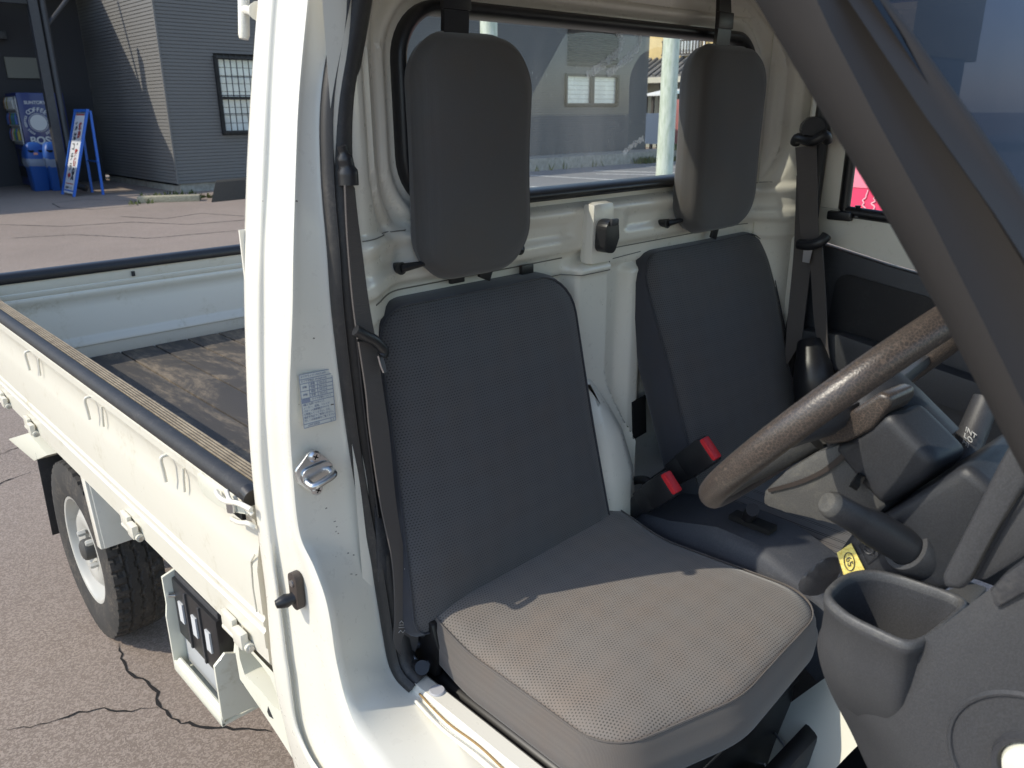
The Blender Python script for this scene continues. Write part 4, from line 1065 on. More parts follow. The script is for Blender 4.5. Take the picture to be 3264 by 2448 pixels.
# windscreen pillar: dark trim nearest the camera
pl_ = [(0.075, -0.509, 1.560), (0.075, -0.539, 1.522), (0.073, -0.582, 1.468), (0.068, -0.632, 1.409), (0.060, -0.677, 1.354), (0.050, -0.729, 1.286), (0.040, -0.774, 1.230)]
pm_ = [(0.030, -0.581, 1.547), (0.028, -0.602, 1.515), (0.022, -0.637, 1.468), (0.016, -0.675, 1.419), (0.010, -0.712, 1.368), (0.004, -0.752, 1.311), (0.000, -0.793, 1.262)]
pn_ = [(0.050, -0.586, 1.549), (0.046, -0.615, 1.516), (0.040, -0.657, 1.468), (0.032, -0.702, 1.420), (0.026, -0.744, 1.371), (0.020, -0.788, 1.318), (0.010, -0.819, 1.269)]
pr_ = [(0.075, -0.594, 1.550), (0.075, -0.624, 1.517), (0.070, -0.668, 1.468), (0.066, -0.711, 1.418), (0.060, -0.750, 1.366), (0.050, -0.793, 1.310), (0.040, -0.829, 1.260)]
rows = []
for a_, b_, c_, d_ in zip(pl_, pm_, pn_, pr_):
    a_, b_, c_, d_ = map(V, (a_, b_, c_, d_)); bk = Vector((.05, .01, -.01))
    rows.append([a_+bk, a_, a_.lerp(b_, .3)+Vector((-.008, 0, 0)), a_.lerp(b_, .7)+Vector((-.010, 0, 0)), b_, b_.lerp(c_, .3)+Vector((.018, 0, 0)), b_.lerp(c_, .75)+Vector((.020, 0, 0)), c_, c_.lerp(d_, .3)+Vector((.006, 0, 0)), c_.lerp(d_, .8)+Vector((.002, 0, 0)), d_+Vector((-.003, 0, 0)), d_+Vector((.004, -.002, 0)), d_+bk])
PILLAR = Mat('pillar_trim', (.030, .0275, .0268), .7, spec=.2)
ap = pydata('windscreen_pillar', *loft(rows), PILLAR, TR, 60)
# windscreen glass from the pillar across the cab
d0, d1 = V(pr_[0]), V(pr_[5]); ex = (d0-d1); top_ = d1+ex*1.6
ga, gb = d1+Vector((.012, 0, 0)), top_+Vector((.012, 0, 0))
rows = []
for k in range(9):
    t = k/8; x = ga.x+(1.33-ga.x)*t; bow = -.05*math.sin(math.pi*t)
    rows.append([(x, ga.y+(gb.y-ga.y)*s_+bow, ga.z+(gb.z-ga.z)*s_) for s_ in (-.5, -.2, .20, .21, .5, 1)])
wsc = pydata('windscreen', *loft([r_[:3] for r_ in rows]), GLASS_FRONT, TR, 60)
pydata('added_dark_band', *loft([r_[2:] for r_ in rows]), GLASS_ADDED_DARK, wsc, 60)  # upper glass darkened for effect; clear lower glass lets light into the cab

# seams in the pressed rear wall, sealant and knocks in the paint
SEAM = Mat('dark_panel_seam', (.16, .15, .13), .8)
def wseam(pts, r=.0009):
    P = [Vector((x, wall_y(x, z)-.0006, z)) for x, z in pts]
    tubeo('wall_seam', P, r, SEAM, rw, 6)
def fine(a, b, n=24): return [(a[0]+(b[0]-a[0])*i/n, a[1]+(b[1]-a[1])*i/n) for i in range(n+1)]
wseam(fine((.13, 1.311), (.255, 1.306))); wseam(fine((.50, 1.190), (.735, 1.190))); wseam(fine((.735, 1.190), (.735, 1.215)))
wseam(fine((.735, 1.200), (.83, 1.204))); wseam(fine((1.19, 1.312), (1.26, 1.314))); wseam(fine((.545, 1.186), (.545, 1.05)))
wseam(fine((.16, 1.217), (.60, 1.220), 40), .0011); wseam(fine((.72, 1.221), (1.22, 1.222), 40), .0011)
ck = MB()
KN = Mat('knock_dark', (.10, .085, .07), .7)
def mark(p, w, h, tilt=0.0):
    p = V(p); c_, s_ = math.cos(tilt), math.sin(tilt); a_ = Vector((c_, -.25, s_))*w; b_ = Vector((-s_, 0, c_))*h
    ck.add([p-a_-b_*.4, p+a_*.8-b_, p+a_+b_*.5, p-a_*.5+b_], [(0, 1, 2, 3)])
for q in ( (0.065, 0.075, 0.916), (0.067, 0.074, 0.907), (0.065, 0.074, 0.900), (0.069, 0.075, 0.895), (0.077, 0.066, 0.863), (0.086, 0.066, 0.856), (0.076, 0.060, 0.831), (0.084, 0.060, 0.826), (0.073, 0.068, 1.095), (0.051, 0.062, 1.194), (0.049, 0.070, 1.368), (0.053, 0.074, 0.942)):
    mark(q, random.uniform(.001, .0026), random.uniform(.0005, .0012), random.uniform(-.6, .6))
ck.build('paint_knocks', KN, side, None)['kind'] = 'stuff'
# ================================================================== cab interior
def nrm(v): return V(v).normalized()
# ---------------- seats
def seat(name, xc, wbot, wtop, plane, skew=0.0, skb=0.0):
    s = empty(name, parent=TR); s['label'] = 'driver seat nearest the open door' if xc < .6 else 'passenger seat on the far side'
    y0, z0, k = plane
    B = nrm((0, k, 1)); N = nrm((0, -1, k)); L = (1.215-z0)*math.hypot(1, k)
    O = Vector((xc, y0, z0))+N*-.016
    pad('backrest', [(-wbot+skb, -.065, .03), (wbot+skb, -.065, .03), (wtop+skew, L, .085), (-wtop+skew, L, .06)], (O, (1, 0, 0), B, N), .085, [FAB_BACK, FAB_SIDE], s, .020, .03, .014, .03, 112)
    return s
ds = seat('driver_seat', .385, .243, .212, (.005, .76, .18), -.006)
ps = seat('passenger_seat', 1.058, .240, .245, (-.03, .76, .30), -.016, .034)
pad('cushion', [(.180-.43, .045+.17, .045), (.665-.43, .085+.17, .05), (.715-.43, -.388+.17, .085), (.40-.43, -.412+.17, .2), (.180-.43, -.345+.17, .080)], (Vector((.43, -.17, .702)), (1, 0, 0), (0, 1, 0), (0, 0, 1)), .078, [FAB_CUSH, FAB_CSIDE], ds, .032, .034, .012, .012, 128, warp=lambda a, b: .034*smooth01(.08, .24, b), rings=10)
pad('cushion', [(.84-1.06, .22, .05), (1.29-1.06, .22, .05), (1.29-1.06, -.24, .09), (.84-1.06, -.24, .07)], (Vector((1.06, -.17, .702)), (1, 0, 0), (0, 1, 0), (0, 0, 1)), .078, [FAB_BACK, FAB_SIDE], ps, .022, .03, .012, .012, 80)
# stitched tucks across the front of the driver cushion and the seam cord round both pads
def seam(name, pts, parent, mat, r=.0011): return tubeo(name, catmull(pts, 6), r, mat, parent, 6)
THREAD = Mat('seam_thread', (.07, .062, .055), .9)
for k in range(0):
    y = -.085-.034*k
    seam('cushion_tuck', [(.187, y, .702), (.205, y-.006, .716), (.24, y-.016, .7275), (.30, y-.03, .7345)], ds, THREAD, .0005)
# headrests, their straps, clips
def headrest(xc, hw, zb, zt, yf, parent, strap):
    pad('headrest', [(-hw*1.02, zb, .062), (hw*.97, zb, .072), (hw*1.02, zt, .070), (-hw*1.0, zt, .062)], (Vector((xc, yf, 0)), (1, 0, 0), (0, 0, 1), (0, -1, 0)), .062, [FAB_HEAD, FAB_HEAD], parent, .012, .026, .016, .024, 96, pipe=.0)
    x0, x1 = strap
    st = ribbon('headrest_strap', [(x0, yf+.035, zt-.02), (x0, yf+.03, zt+.03), (x0+.004, yf+.035, zt+.10)], [(x1, yf+.035, zt-.02), (x1, yf+.03, zt+.03), (x1-.004, yf+.035, zt+.10)], BLACK, parent, .004)
    box('strap_step', ((x0+x1)/2, yf+.028, zt+.045), (x1-x0+.006, .010, .03), BLACK, parent, .003)
headrest(.360, .105, 1.231, 1.574, .068, ds, (.312, .356))
headrest(1.028, .120, 1.232, 1.588, .068, ps, (.985, 1.030))
for (x, z, d, par) in ((.228, 1.255, 1, ds), (.470, 1.254, -1, ds), (.878, 1.257, 1, ps)):
    mb = MB().tube([(x, .130, z), (x, .108, z)], [.006, .0095], 14).tube([(x, .110, z), (x+.035*d, .100, z+.004)], [.007, .004], 8)
    mb.build('headrest_clip', BLACK, par)
for x, z in ((.345, 1.222), (.500, 1.215)): box('backrest_hook', (x, .125, z), (.028, .008, .016), BLACK, ds, .002)
box('backrest_hook', (.400, .118, 1.224), (.026, .006, .022), BLACK, ds, .002, Matrix.Rotation(R(25), 3, 'Y'))
box('backrest_hook', (1.06, .115, 1.224), (.022, .006, .035), BLACK, ps, .002, Matrix.Rotation(R(20), 3, 'Y'))
# seat base
sb = MB().box((.435, -.165, .515), (.44, .40, .19), 0, .01)
sb.tube([(.196, .05, .606), (.196, -.38, .606)], .021, 14).tube([(.30, -.355, .56), (.66, -.355, .56)], .012, 10)
sb.build('seat_base', BLACKMETAL, ds)
hb = MB().prism([(.176, .075, .625), (.176, .080, .71), (.176, .045, .735), (.176, .005, .72), (.176, -.01, .68), (.176, .0, .625)], (.012, 0, 0), 0, .003).prism([(.196, .060, .64), (.196, .060, .70), (.196, .03, .715), (.196, .0, .70), (.196, .005, .64)], (.006, 0, 0), 0, .002)
hbo = hb.build('hinge_bracket', BLACKMETAL, ds)
for y, z in ((.045, .665), (.03, .695), (.02, .640)): lathe('bracket_bolt', [(0, .006), (.007, .005), (.008, 0)], (.176, y, z), (-1, 0, 0), Mat('dark_bolt', (.10, .10, .11), .35, .6), hbo, 6)
# ---------------- driver belt
dbelt = empty('driver_seat_belt', parent=TR)
ribbon('shoulder_webbing', [ (0.097, 0.035, 1.386), (0.095, 0.035, 1.325), (0.094, 0.032, 1.245), (0.095, 0.028, 1.191)], [ (0.114, 0.045, 1.385), (0.120, 0.045, 1.321), (0.124, 0.042, 1.239), (0.130, 0.040, 1.180)], WEB, dbelt, .0012)
ribbon('lap_webbing', [ (0.096, 0.028, 1.187), (0.102, 0.028, 1.116), (0.105, 0.030, 1.055), (0.117, 0.034, 0.941), (0.132, 0.036, 0.838), (0.131, 0.036, 0.747), (0.125, 0.034, 0.697), (0.141, 0.030, 0.660)], [ (0.131, 0.040, 1.177), (0.137, 0.040, 1.104), (0.144, 0.042, 1.040), (0.150, 0.044, 0.925), (0.161, 0.043, 0.823), (0.173, 0.040, 0.724), (0.171, 0.038, 0.671), (0.149, 0.032, 0.653)], WEB, dbelt, .0012)
ribbon('rear_webbing', [ (0.104, 0.045, 1.381), (0.104, 0.045, 1.220), (0.108, 0.045, 1.087), (0.119, 0.045, 0.913)], [ (0.121, 0.060, 1.379), (0.128, 0.060, 1.214), (0.138, 0.060, 1.075), (0.153, 0.060, 0.895)], BLACK, dbelt, .0012)
tubeo('belt_anchor', catmull([ (0.103, 0.045, 1.432), (0.106, 0.045, 1.419), (0.109, 0.045, 1.402), (0.109, 0.045, 1.385)], 4), [.006]*4+[.010]*4+[.013]*5, BLACK, dbelt, 12)
tubeo('tongue_handle', catmull([ (0.088, 0.020, 1.206), (0.099, 0.018, 1.198), (0.115, 0.018, 1.187), (0.129, 0.020, 1.170), (0.126, 0.020, 1.163)], 5), .0075, BLACK, dbelt, 10)
ribbon('belt_tongue', [ (0.120, 0.020, 1.164), (0.123, 0.020, 1.150), (0.127, 0.020, 1.139)], [ (0.132, 0.030, 1.161), (0.136, 0.030, 1.147), (0.138, 0.030, 1.135)], STEEL, dbelt, .001)
tubeo('belt_stop_button', [ (0.162, 0.042, 0.814), (0.161, 0.036, 0.814)], .007, Mat('pale_button', (.42, .40, .38), .5), dbelt, 12)
STITCH = Mat('pale_stitching', (.42, .39, .36), .8)
sm = MB()
for k, yy in enumerate((1978, 1988, 1996, 2006)):
    pts = []
    for i in range(9):
        t = i/8; amp = 5 if k in (0, 3) else 0
        pts.append(t)
    base0, base1 = [ (0.140, 0.036, 0.731), (0.139, 0.036, 0.726), (0.138, 0.036, 0.722), (0.137, 0.036, 0.715)][k], [ (0.171, 0.040, 0.714), (0.171, 0.040, 0.709), (0.172, 0.040, 0.704), (0.172, 0.040, 0.697)][k]
    P = [V(base0).lerp(V(base1), t)+Vector((-.003, -.0025, (.0022 if (i % 2) else -.0022) if k in (0, 3) else 0)) for i, t in enumerate(pts)]
    sm.tube(P, .0006, 5)
sm.build('webbing_stitching', STITCH, dbelt)
ab = MB().tube([ (0.152, 0.002, 0.656), (0.140, -0.015, 0.673)], [.009, .011], 18).tube([ (0.152, 0.039, 0.649), (0.150, 0.003, 0.657)], [.006, .009], 8)
ab.build('lower_anchor', BLACK, dbelt)
tubeo('anchor_loop', catmull([ (0.150, 0.045, 0.650), (0.155, 0.032, 0.659), (0.158, 0.022, 0.652), (0.160, 0.007, 0.655)], 4), .0035, STEEL, dbelt, 8)
prism('pillar_lower_trim', [ (0.122, 0.056, 0.924), (0.145, 0.056, 0.904), (0.152, 0.056, 0.816), (0.161, 0.056, 0.697), (0.149, 0.056, 0.650), (0.130, 0.056, 0.684), (0.118, 0.056, 0.803)], (.01, .02, 0), CHAR, TR, .004)
# ---------------- buckles between the seats
def buckle(name, a, b, x_, w, lab, L2):
    a, b = V(a), V(b); ax = (b-a).normalized(); n_ = Vector((-1, -.35, .35)); n_ = (n_-ax*n_.dot(ax)).normalized(); s_ = ax.cross(n_)
    bk_ = empty(name, parent=TR); bk_['label'] = lab
    M3 = Matrix((ax, s_, n_)).transposed()
    Ln = (b-a).length
    box('stalk', a.lerp(b, .22), (Ln*.55, w*.72, .016), BLACK, bk_, .004, M3)
    box('sleeve', a.lerp(b, .52), (Ln*.22, w*.90, .024), BLACK, bk_, .005, M3)
    box('housing', a.lerp(b, .82), (Ln*.42, w, .028), BLACK, bk_, .005, M3)
    box('release_button', b+ax*.004+n_*.002, (.018, w*.84, .022), RED, bk_, .004, M3)
    return bk_
buckle('seat_belt_buckle', (0.700, 0.050, 0.697), (0.700, -0.057, 0.804), .70, .052, 'driver belt buckle with red button beside the driver backrest', 1)
buckle('seat_belt_buckle', (0.790, 0.049, 0.722), (0.790, -0.079, 0.853), .79, .056, 'passenger belt buckle with red button, the higher of the two', 1)
tubeo('buckle_loop', catmull([ (0.730, 0.088, 0.708), (0.740, 0.081, 0.739), (0.750, 0.041, 0.761), (0.750, 0.009, 0.751), (0.740, 0.008, 0.727)], 5), .009, BLACK, TR, 10)
# ---------------- centre console and hand brake
con = empty('centre_console', parent=TR)
rows = []
for y, z, x0, x1 in ((.08, .70, .70, .88), (-.05, .715, .705, .87), (-.15, .74, .71, .86), (-.25, .735, .715, .86), (-.33, .70, .72, .87), (-.45, .64, .72, .88), (-.60, .62, .72, .88)):
    rows.append([(x0, y, z-.15), (x0, y, z-.02), (x0+.015, y, z), (x1-.015, y, z), (x1, y, z-.02), (x1, y, z-.15)])
pydata('console_cover', *loft(rows, False, False), plastic('console_plastic', (.045, .048, .058), .6, 500, .2, .1), con, 50)
box('brake_slot', (0.779, -0.191, 0.745), (.03, .085, .012), VOID, con, .003)
tubeo('hand_brake_lever', [ (0.777, -0.182, 0.752), (0.727, -0.216, 0.800)], .012, BLACK, con, 10)
tubeo('console_seam', catmull([ (0.809, -0.240, 0.730), (0.805, -0.282, 0.710), (0.814, -0.326, 0.700)], 4), .0015, THREAD, con, 6)
# ---------------- steering wheel
SWC = Vector((.386, -.501, 1.172)); be = R(49.5)
e1 = Vector((1, 0, 0)); e2 = Vector((0, -math.cos(be), math.sin(be))); en = e1.cross(e2)   # en points to the dash
sw_ = empty('steering_wheel', parent=TR)
rows = []
for k in range(97):
    t = 2*math.pi*k/96; d = e1*math.cos(t)+e2*math.sin(t); c_ = SWC+d*.186
    rows.append([c_+(d*math.cos(q)*.0138+en*math.sin(q)*.0152) for q in [2*math.pi*j/18 for j in range(18)]])
pydata('rim', *loft(rows, True), LEATHER, sw_, 60)
hubm = MB()
rws = []
for h_, r_ in ((-.02, .060), (-.012, .074), (.01, .078), (.030, .072), (.046, .058), (.05, .0)):
    rws.append([SWC+en*h_+(e1*math.cos(q)*r_*1.15+e2*math.sin(q)*r_) for q in [2*math.pi*j/28 for j in range(28)]])
hubm.loft(rws, True)
lathe('column_neck', [(0, -.012), (.040, -.010), (.052, .0), (.056, .03), (.060, .085), (0, .085)], SWC+Vector((.004, 0, 0)), en, SHROUD, sw_, 28)
prism('hub', [ (0.322, -0.490, 1.142), (0.322, -0.522, 1.178), (0.322, -0.550, 1.208), (0.322, -0.561, 1.207), (0.322, -0.563, 1.197), (0.322, -0.548, 1.167), (0.322, -0.526, 1.147), (0.322, -0.507, 1.138)], (.05, -.005, 0), LEATHER, sw_, .008, 3)
for ang in (180, 0, 248, 292):
    t = R(ang); d = e1*math.cos(t)+e2*math.sin(t); sd = d.cross(en)
    rws = []
    for q, w_, h_ in (((.03, .026, .016), (.11, .022, .012), (.15, .020, .010), (.184, .020, .010)) if ang in (0, 180) else ((.06, .034, .018), (.11, .022, .014), (.15, .017, .010), (.184, .020, .010))):
        c_ = SWC+d*q+en*(.012*(1-q/.19))
        rws.append([c_+sd*w_*math.cos(j/10*2*math.pi)+en*h_*math.sin(j/10*2*math.pi) for j in range(10)])
    pydata('spoke', *loft(rws, True, True), CHAR if ang < 200 else GREY_DUSTY, sw_, 50)
# dusty lower cover with its crescent slot
lc = MB().prism([ (0.330, -0.436, 1.057), (0.330, -0.459, 1.090), (0.330, -0.491, 1.123), (0.330, -0.523, 1.147), (0.330, -0.554, 1.133), (0.330, -0.573, 1.086), (0.330, -0.563, 1.070), (0.330, -0.536, 1.046), (0.330, -0.502, 1.043), (0.330, -0.465, 1.038), (0.330, -0.435, 1.037)], (.10, .0, -.01), 0, .010)
lco = lc.build('column_lower_cover', GREY_DUSTY, sw_)
ribbon('cover_slot', [ (0.328, -0.443, 1.062), (0.328, -0.476, 1.084), (0.328, -0.502, 1.107), (0.328, -0.522, 1.134), (0.328, -0.527, 1.142)], [ (0.328, -0.445, 1.059), (0.328, -0.478, 1.080), (0.328, -0.506, 1.104), (0.328, -0.528, 1.132), (0.328, -0.531, 1.144)], Mat('slot_brown', (.03, .022, .018), .6), lco, .0012)
# ---------------- steering column shroud, stalks
colm = empty('steering_column', parent=TR)
def block(n0, n1, w0, w1, h0, h1, hc0, hc1, bev):
    a = [SWC+en*n0+e1*sx*w0+e2*(hc0+sy*h0) for sx, sy in ((-1, -1), (1, -1), (1, 1), (-1, 1))]
    b = [SWC+en*n1+e1*sx*w1+e2*(hc1+sy*h1) for sx, sy in ((-1, -1), (1, -1), (1, 1), (-1, 1))]
    bm = bmesh.new(); va = [bm.verts.new(p) for p in a]; vb = [bm.verts.new(p) for p in b]
    bm.faces.new(va); bm.faces.new(vb[::-1])
    for i in range(4): bm.faces.new((va[i], vb[i], vb[(i+1) % 4], va[(i+1) % 4]))
    bmesh.ops.recalc_face_normals(bm, faces=bm.faces); bmesh.ops.bevel(bm, geom=bm.edges[:], offset=bev, segments=3, profile=.6, affect='EDGES')
    return bmdata(bm)
prism('upper_shroud', [ (0.325, -0.507, 1.134), (0.325, -0.531, 1.153), (0.325, -0.559, 1.191), (0.325, -0.614, 1.152), (0.325, -0.602, 1.128), (0.325, -0.568, 1.086), (0.325, -0.546, 1.103)], (.06, -.01, 0), SHROUD, colm, .014, 4)
prism('lower_shroud', [ (0.318, -0.578, 1.087), (0.318, -0.637, 1.161), (0.318, -0.669, 1.143), (0.318, -0.645, 1.026), (0.318, -0.601, 0.997), (0.318, -0.543, 0.985), (0.318, -0.531, 1.016), (0.318, -0.547, 1.055)], (.15, 0, -.005), SHROUD, colm, .012, 3)
0 and pydata('hub_trim', *block(.030, .075, .030, .032, .020, .022, .066, .072, .006), Mat('dark_plum_plastic', (.05, .035, .035), .5), colm, 40)
tubeo('ignition_hole', [ (0.318, -0.540, 1.111), (0.320, -0.547, 1.108)], .0085, VOID, colm, 14)
st0, st1 = V((0.318, -0.601, 1.058)), V((0.235, -0.552, 1.119))
dd = (st1-st0).normalized()
tubeo('turn_signal_stalk', [st0-dd*.01, st0+dd*.05, st0+dd*.075, st0.lerp(st1, .62), st1-dd*.006, st1], [.0185, .0180, .0142, .0145, .0136, .0110], SHROUD, colm, 24)
lathe('stalk_end_cap', [(0, .0025), (.0097, .002), (.0127, -.002), (.0134, -.012)], st1, dd, GREY_DUSTY, colm, 24)
lathe('stalk_collar', [(.0192, .004), (.024, .004), (.0252, .0), (.0252, -.02), (.0192, -.02)], st0-dd*.002, dd, GREY, colm, 28)
w0, w1 = V((0.470, -0.590, 1.077)), V((0.520, -0.594, 1.162))
ws_ = tubeo('wiper_stalk', [w0, w0.lerp(w1, .3), w0.lerp(w1, .35), w1], [.020, .019, .016, .014], CHAR, colm, 18)
for k, (px_, s_) in enumerate((( (0.478, -0.596, 1.133), 'INT'), ( (0.476, -0.595, 1.127), 'LO'), ( (0.474, -0.594, 1.121), 'HI'))):
    text('stalk_print', s_, px_, (-.2, -.9, -.4), (-.3, -.1, .9), .009, WHITEINK, ws_, .0002)
# panel with the embossed symbol and the yellow sticker
stq = [ (0.316, -0.535, 1.024), (0.316, -0.548, 1.041), (0.316, -0.568, 1.014), (0.316, -0.546, 1.000)]
stk_ = prism('yellow_sticker', stq, (-.0006, 0, 0), YELLOW, colm)
cs = sum((V(p) for p in stq), Vector())/4+Vector((-.0012, 0, 0)); sx_ = (V(stq[1])-V(stq[0])).normalized(); sy_ = (V(stq[0])-V(stq[3])).normalized()
ring = [cs+sx_*.0068*math.cos(q)+sy_*.0095*math.sin(q) for q in [2*math.pi*j/24 for j in range(25)]]
tubeo('sticker_ring', ring, .0005, INK, stk_, 5)
text('sticker_number', '65', cs, sy_*-1, sx_, .0105, INK, stk_, .0002)
em = [ (0.316, -0.555, 1.042), (0.316, -0.571, 1.057), (0.316, -0.577, 1.039), (0.316, -0.567, 1.025)]
tubeo('embossed_symbol', [V(p) for p in em]+[V(em[0])], .0006, CHAR, colm, 5)
lathe('embossed_symbol', [(.004, 0), (.0048, .0006), (.0056, 0)], (0.316, -0.566, 1.041), (-1, 0, 0), CHAR, colm, 16)
tubeo('embossed_symbol', [ (0.316, -0.561, 1.043), (0.316, -0.572, 1.037)], .0006, CHAR, colm, 5)
rows = []
for k in range(7):
    t = k/6; c_ = V((0.360, -0.513, 0.980)).lerp(V((0.360, -0.498, 0.948)), t); r_ = .013+.008*t+(.003 if k % 2 else 0)
    rows.append([c_+Vector((.8, -.6, 0))*r_*math.cos(q)+Vector((0, 0, 1))*r_*.8*math.sin(q) for q in [2*math.pi*j/14 for j in range(14)]])
pydata('column_boot', *loft(rows, True, True), CHAR, colm, 50)
# ---------------- dashboard end with cup holder
dash = empty('dashboard', parent=TR)
GP = [[(0.275, -0.555, 0.986), (0.245, -0.592, 0.994), (0.222, -0.635, 1.009), (0.212, -0.663, 1.042), (0.210, -0.687, 1.083), (0.210, -0.719, 1.140), (0.210, -0.762, 1.218)],
      [(0.278, -0.544, 0.949), (0.235, -0.589, 0.960), (0.212, -0.638, 0.979), (0.206, -0.669, 1.017), (0.205, -0.693, 1.059), (0.205, -0.725, 1.116), (0.205, -0.768, 1.192)],
      [(0.280, -0.544, 0.922), (0.232, -0.593, 0.937), (0.208, -0.645, 0.958), (0.203, -0.675, 0.995), (0.203, -0.698, 1.036), (0.203, -0.730, 1.090), (0.203, -0.774, 1.168)],
      [(0.278, -0.561, 0.887), (0.230, -0.610, 0.914), (0.207, -0.654, 0.939), (0.202, -0.684, 0.972), (0.202, -0.707, 1.011), (0.202, -0.735, 1.062), (0.202, -0.779, 1.142)],
      [(0.272, -0.593, 0.853), (0.230, -0.633, 0.888), (0.207, -0.669, 0.917), (0.202, -0.695, 0.946), (0.202, -0.717, 0.980), (0.202, -0.741, 1.028), (0.202, -0.785, 1.113)],
      [(0.265, -0.618, 0.826), (0.230, -0.653, 0.864), (0.207, -0.683, 0.895), (0.202, -0.707, 0.920), (0.202, -0.729, 0.952), (0.202, -0.748, 0.992), (0.202, -0.791, 1.081)],
      [(0.260, -0.657, 0.780), (0.230, -0.683, 0.821), (0.207, -0.708, 0.855), (0.202, -0.729, 0.880), (0.202, -0.748, 0.909), (0.202, -0.765, 0.943), (0.202, -0.801, 1.034)]]
cols = [catmull(c_, 5) for c_ in zip(*GP)]; rws = [catmull(r_, 5) for r_ in zip(*cols)]
rws = [[r_[0]+Vector((.05, .012, -.01))]+list(r_) for r_ in rws]
pydata('end_panel', *loft(rws), GREY, dash, 60)
# cup holder: rim, wall and well
rim_o = [ (0.212, -0.573, 1.035), (0.234, -0.567, 1.035), (0.263, -0.569, 1.035), (0.285, -0.581, 1.035), (0.296, -0.601, 1.035), (0.300, -0.632, 1.035), (0.302, -0.657, 1.035), (0.293, -0.667, 1.035), (0.270, -0.667, 1.035), (0.235, -0.664, 1.035), (0.209, -0.660, 1.035), (0.195, -0.651, 1.035), (0.194, -0.629, 1.035), (0.197, -0.599, 1.035)]
def closed(p, n=6):
    p = [V(q) for q in p]; q = catmull(p[-2:]+p+p[:3], n); return q[2*n:2*n+len(p)*n]
ro = closed(rim_o); cc = sum(ro, Vector())/len(ro)
def sc_(k, dz, sh=Vector()): return [cc+(p-cc)*k+Vector((0, 0, dz))+sh for p in ro]
rows = [sc_(.96, -.125, Vector((.034, .0, 0))), sc_(.985, -.095, Vector((.016, .0, 0))), sc_(1.0, -.066, Vector((.005, 0, 0))), sc_(1.005, -.04), sc_(1.0, -.012), sc_(1.03, -.010), sc_(1.035, -.003), sc_(1.0, .001), sc_(.95, .0012), sc_(.915, -.001), sc_(.90, -.008), sc_(.84, -.05), sc_(.72, -.085), sc_(.3, -.088), sc_(.01, -.088)]
pydata('cup_holder', *loft(rows, True), GREY, dash, 50)
pydata('cup_rim', *loft([sc_(1.037, -.004), sc_(1.030, .0010), sc_(1.0, .0026), sc_(.945, .0026), sc_(.91, .0005), sc_(.902, -.008)], True), plastic('dark_rim_plastic', (.07, .07, .072), .5, 700, .3, .3), dash, 50)
# trims up to the screen
prism('cluster_side_trim', [ (0.235, -0.682, 1.202), (0.235, -0.694, 1.249), (0.235, -0.708, 1.206), (0.235, -0.684, 1.099), (0.235, -0.675, 1.081), (0.235, -0.661, 1.077), (0.235, -0.658, 1.088)], (.05, 0, 0), GREY, dash, .008, 3)
prism('dash_side_panel', [ (0.240, -0.700, 1.189), (0.240, -0.714, 1.201), (0.240, -0.736, 1.163), (0.240, -0.690, 1.096), (0.240, -0.677, 1.090)], (.05, 0, 0), GREY, dash, .004)
prism('grip_trim', [ (0.200, -0.702, 1.109), (0.198, -0.710, 1.129), (0.196, -0.727, 1.158), (0.196, -0.746, 1.184), (0.196, -0.749, 1.167), (0.198, -0.726, 1.121), (0.200, -0.709, 1.096)], (.015, 0, 0), CHAR, dash, .004)
prism('ledge', [ (0.304, -0.640, 1.030), (0.349, -0.654, 1.030), (0.350, -0.670, 1.030), (0.294, -0.669, 1.030), (0.295, -0.663, 1.030)], (0, 0, -.02), GREY_DUSTY, dash, .003)
cdc = V((0.196, -0.760, 0.971))
lathe('round_cover', [(0, .004), (.017, .004), (.022, .002), (.024, -.004)], cdc, (-1, 0, 0), WHITE_DIRTY, dash, 40)
lathe('cover_rim', [(.024, -.004), (.026, .001), (.030, .002), (.032, -.006)], cdc, (-1, 0, 0), CHAR, dash, 40)
lathe('cover_bead', [(.060, -.008), (.0625, -.0035), (.0645, -.003), (.068, -.008)], cdc, (-1, 0, 0), GREY, dash, 48)
tubeo('panel_crease', catmull([ (0.262, -0.562, 0.938), (0.226, -0.594, 0.948), (0.208, -0.630, 0.964), (0.205, -0.645, 0.978)], 6), .0013, GREY_DUSTY, dash, 6)
tubeo('trim_gap', catmull([ (0.233, -0.703, 1.188), (0.233, -0.692, 1.147), (0.233, -0.681, 1.096)], 6), .0012, VOID, dash, 6)
box('dash_body', (.96, -.92, .98), (.70, .30, .20), GREY, dash, .03)
box('dash_top', (.95, -.93, 1.09), (.70, .34, .05), GREY, dash, .02)
box('glove_box', (.98, -.70, .93), (.50, .06, .20), GREY, dash, .02)
# white engine cover with wire bail below the seat
ec = MB()
rows = []
for t, px in ((0, 0),):
    pass
ECP = [[(0.610, -0.294, 0.355), (0.620, -0.296, 0.405), (0.630, -0.327, 0.461), (0.650, -0.372, 0.533), (0.670, -0.419, 0.604)],
      [(0.590, -0.312, 0.302), (0.590, -0.349, 0.414), (0.600, -0.383, 0.477), (0.620, -0.420, 0.540), (0.640, -0.463, 0.611)],
      [(0.560, -0.417, 0.269), (0.560, -0.446, 0.402), (0.570, -0.471, 0.490), (0.590, -0.494, 0.548), (0.610, -0.524, 0.608)]]
cols = [catmull(c_, 5) for c_ in zip(*ECP)]; rws = [catmull(r_, 5) for r_ in zip(*cols)]
eng = pydata('engine_cover', *loft(rws), WHITE_DIRTY, TR, 60)
tubeo('wire_bail', catmull([ (0.593, -0.346, 0.454), (0.580, -0.359, 0.441), (0.572, -0.376, 0.432), (0.570, -0.394, 0.427)], 5), .0022, STEEL, eng, 8)
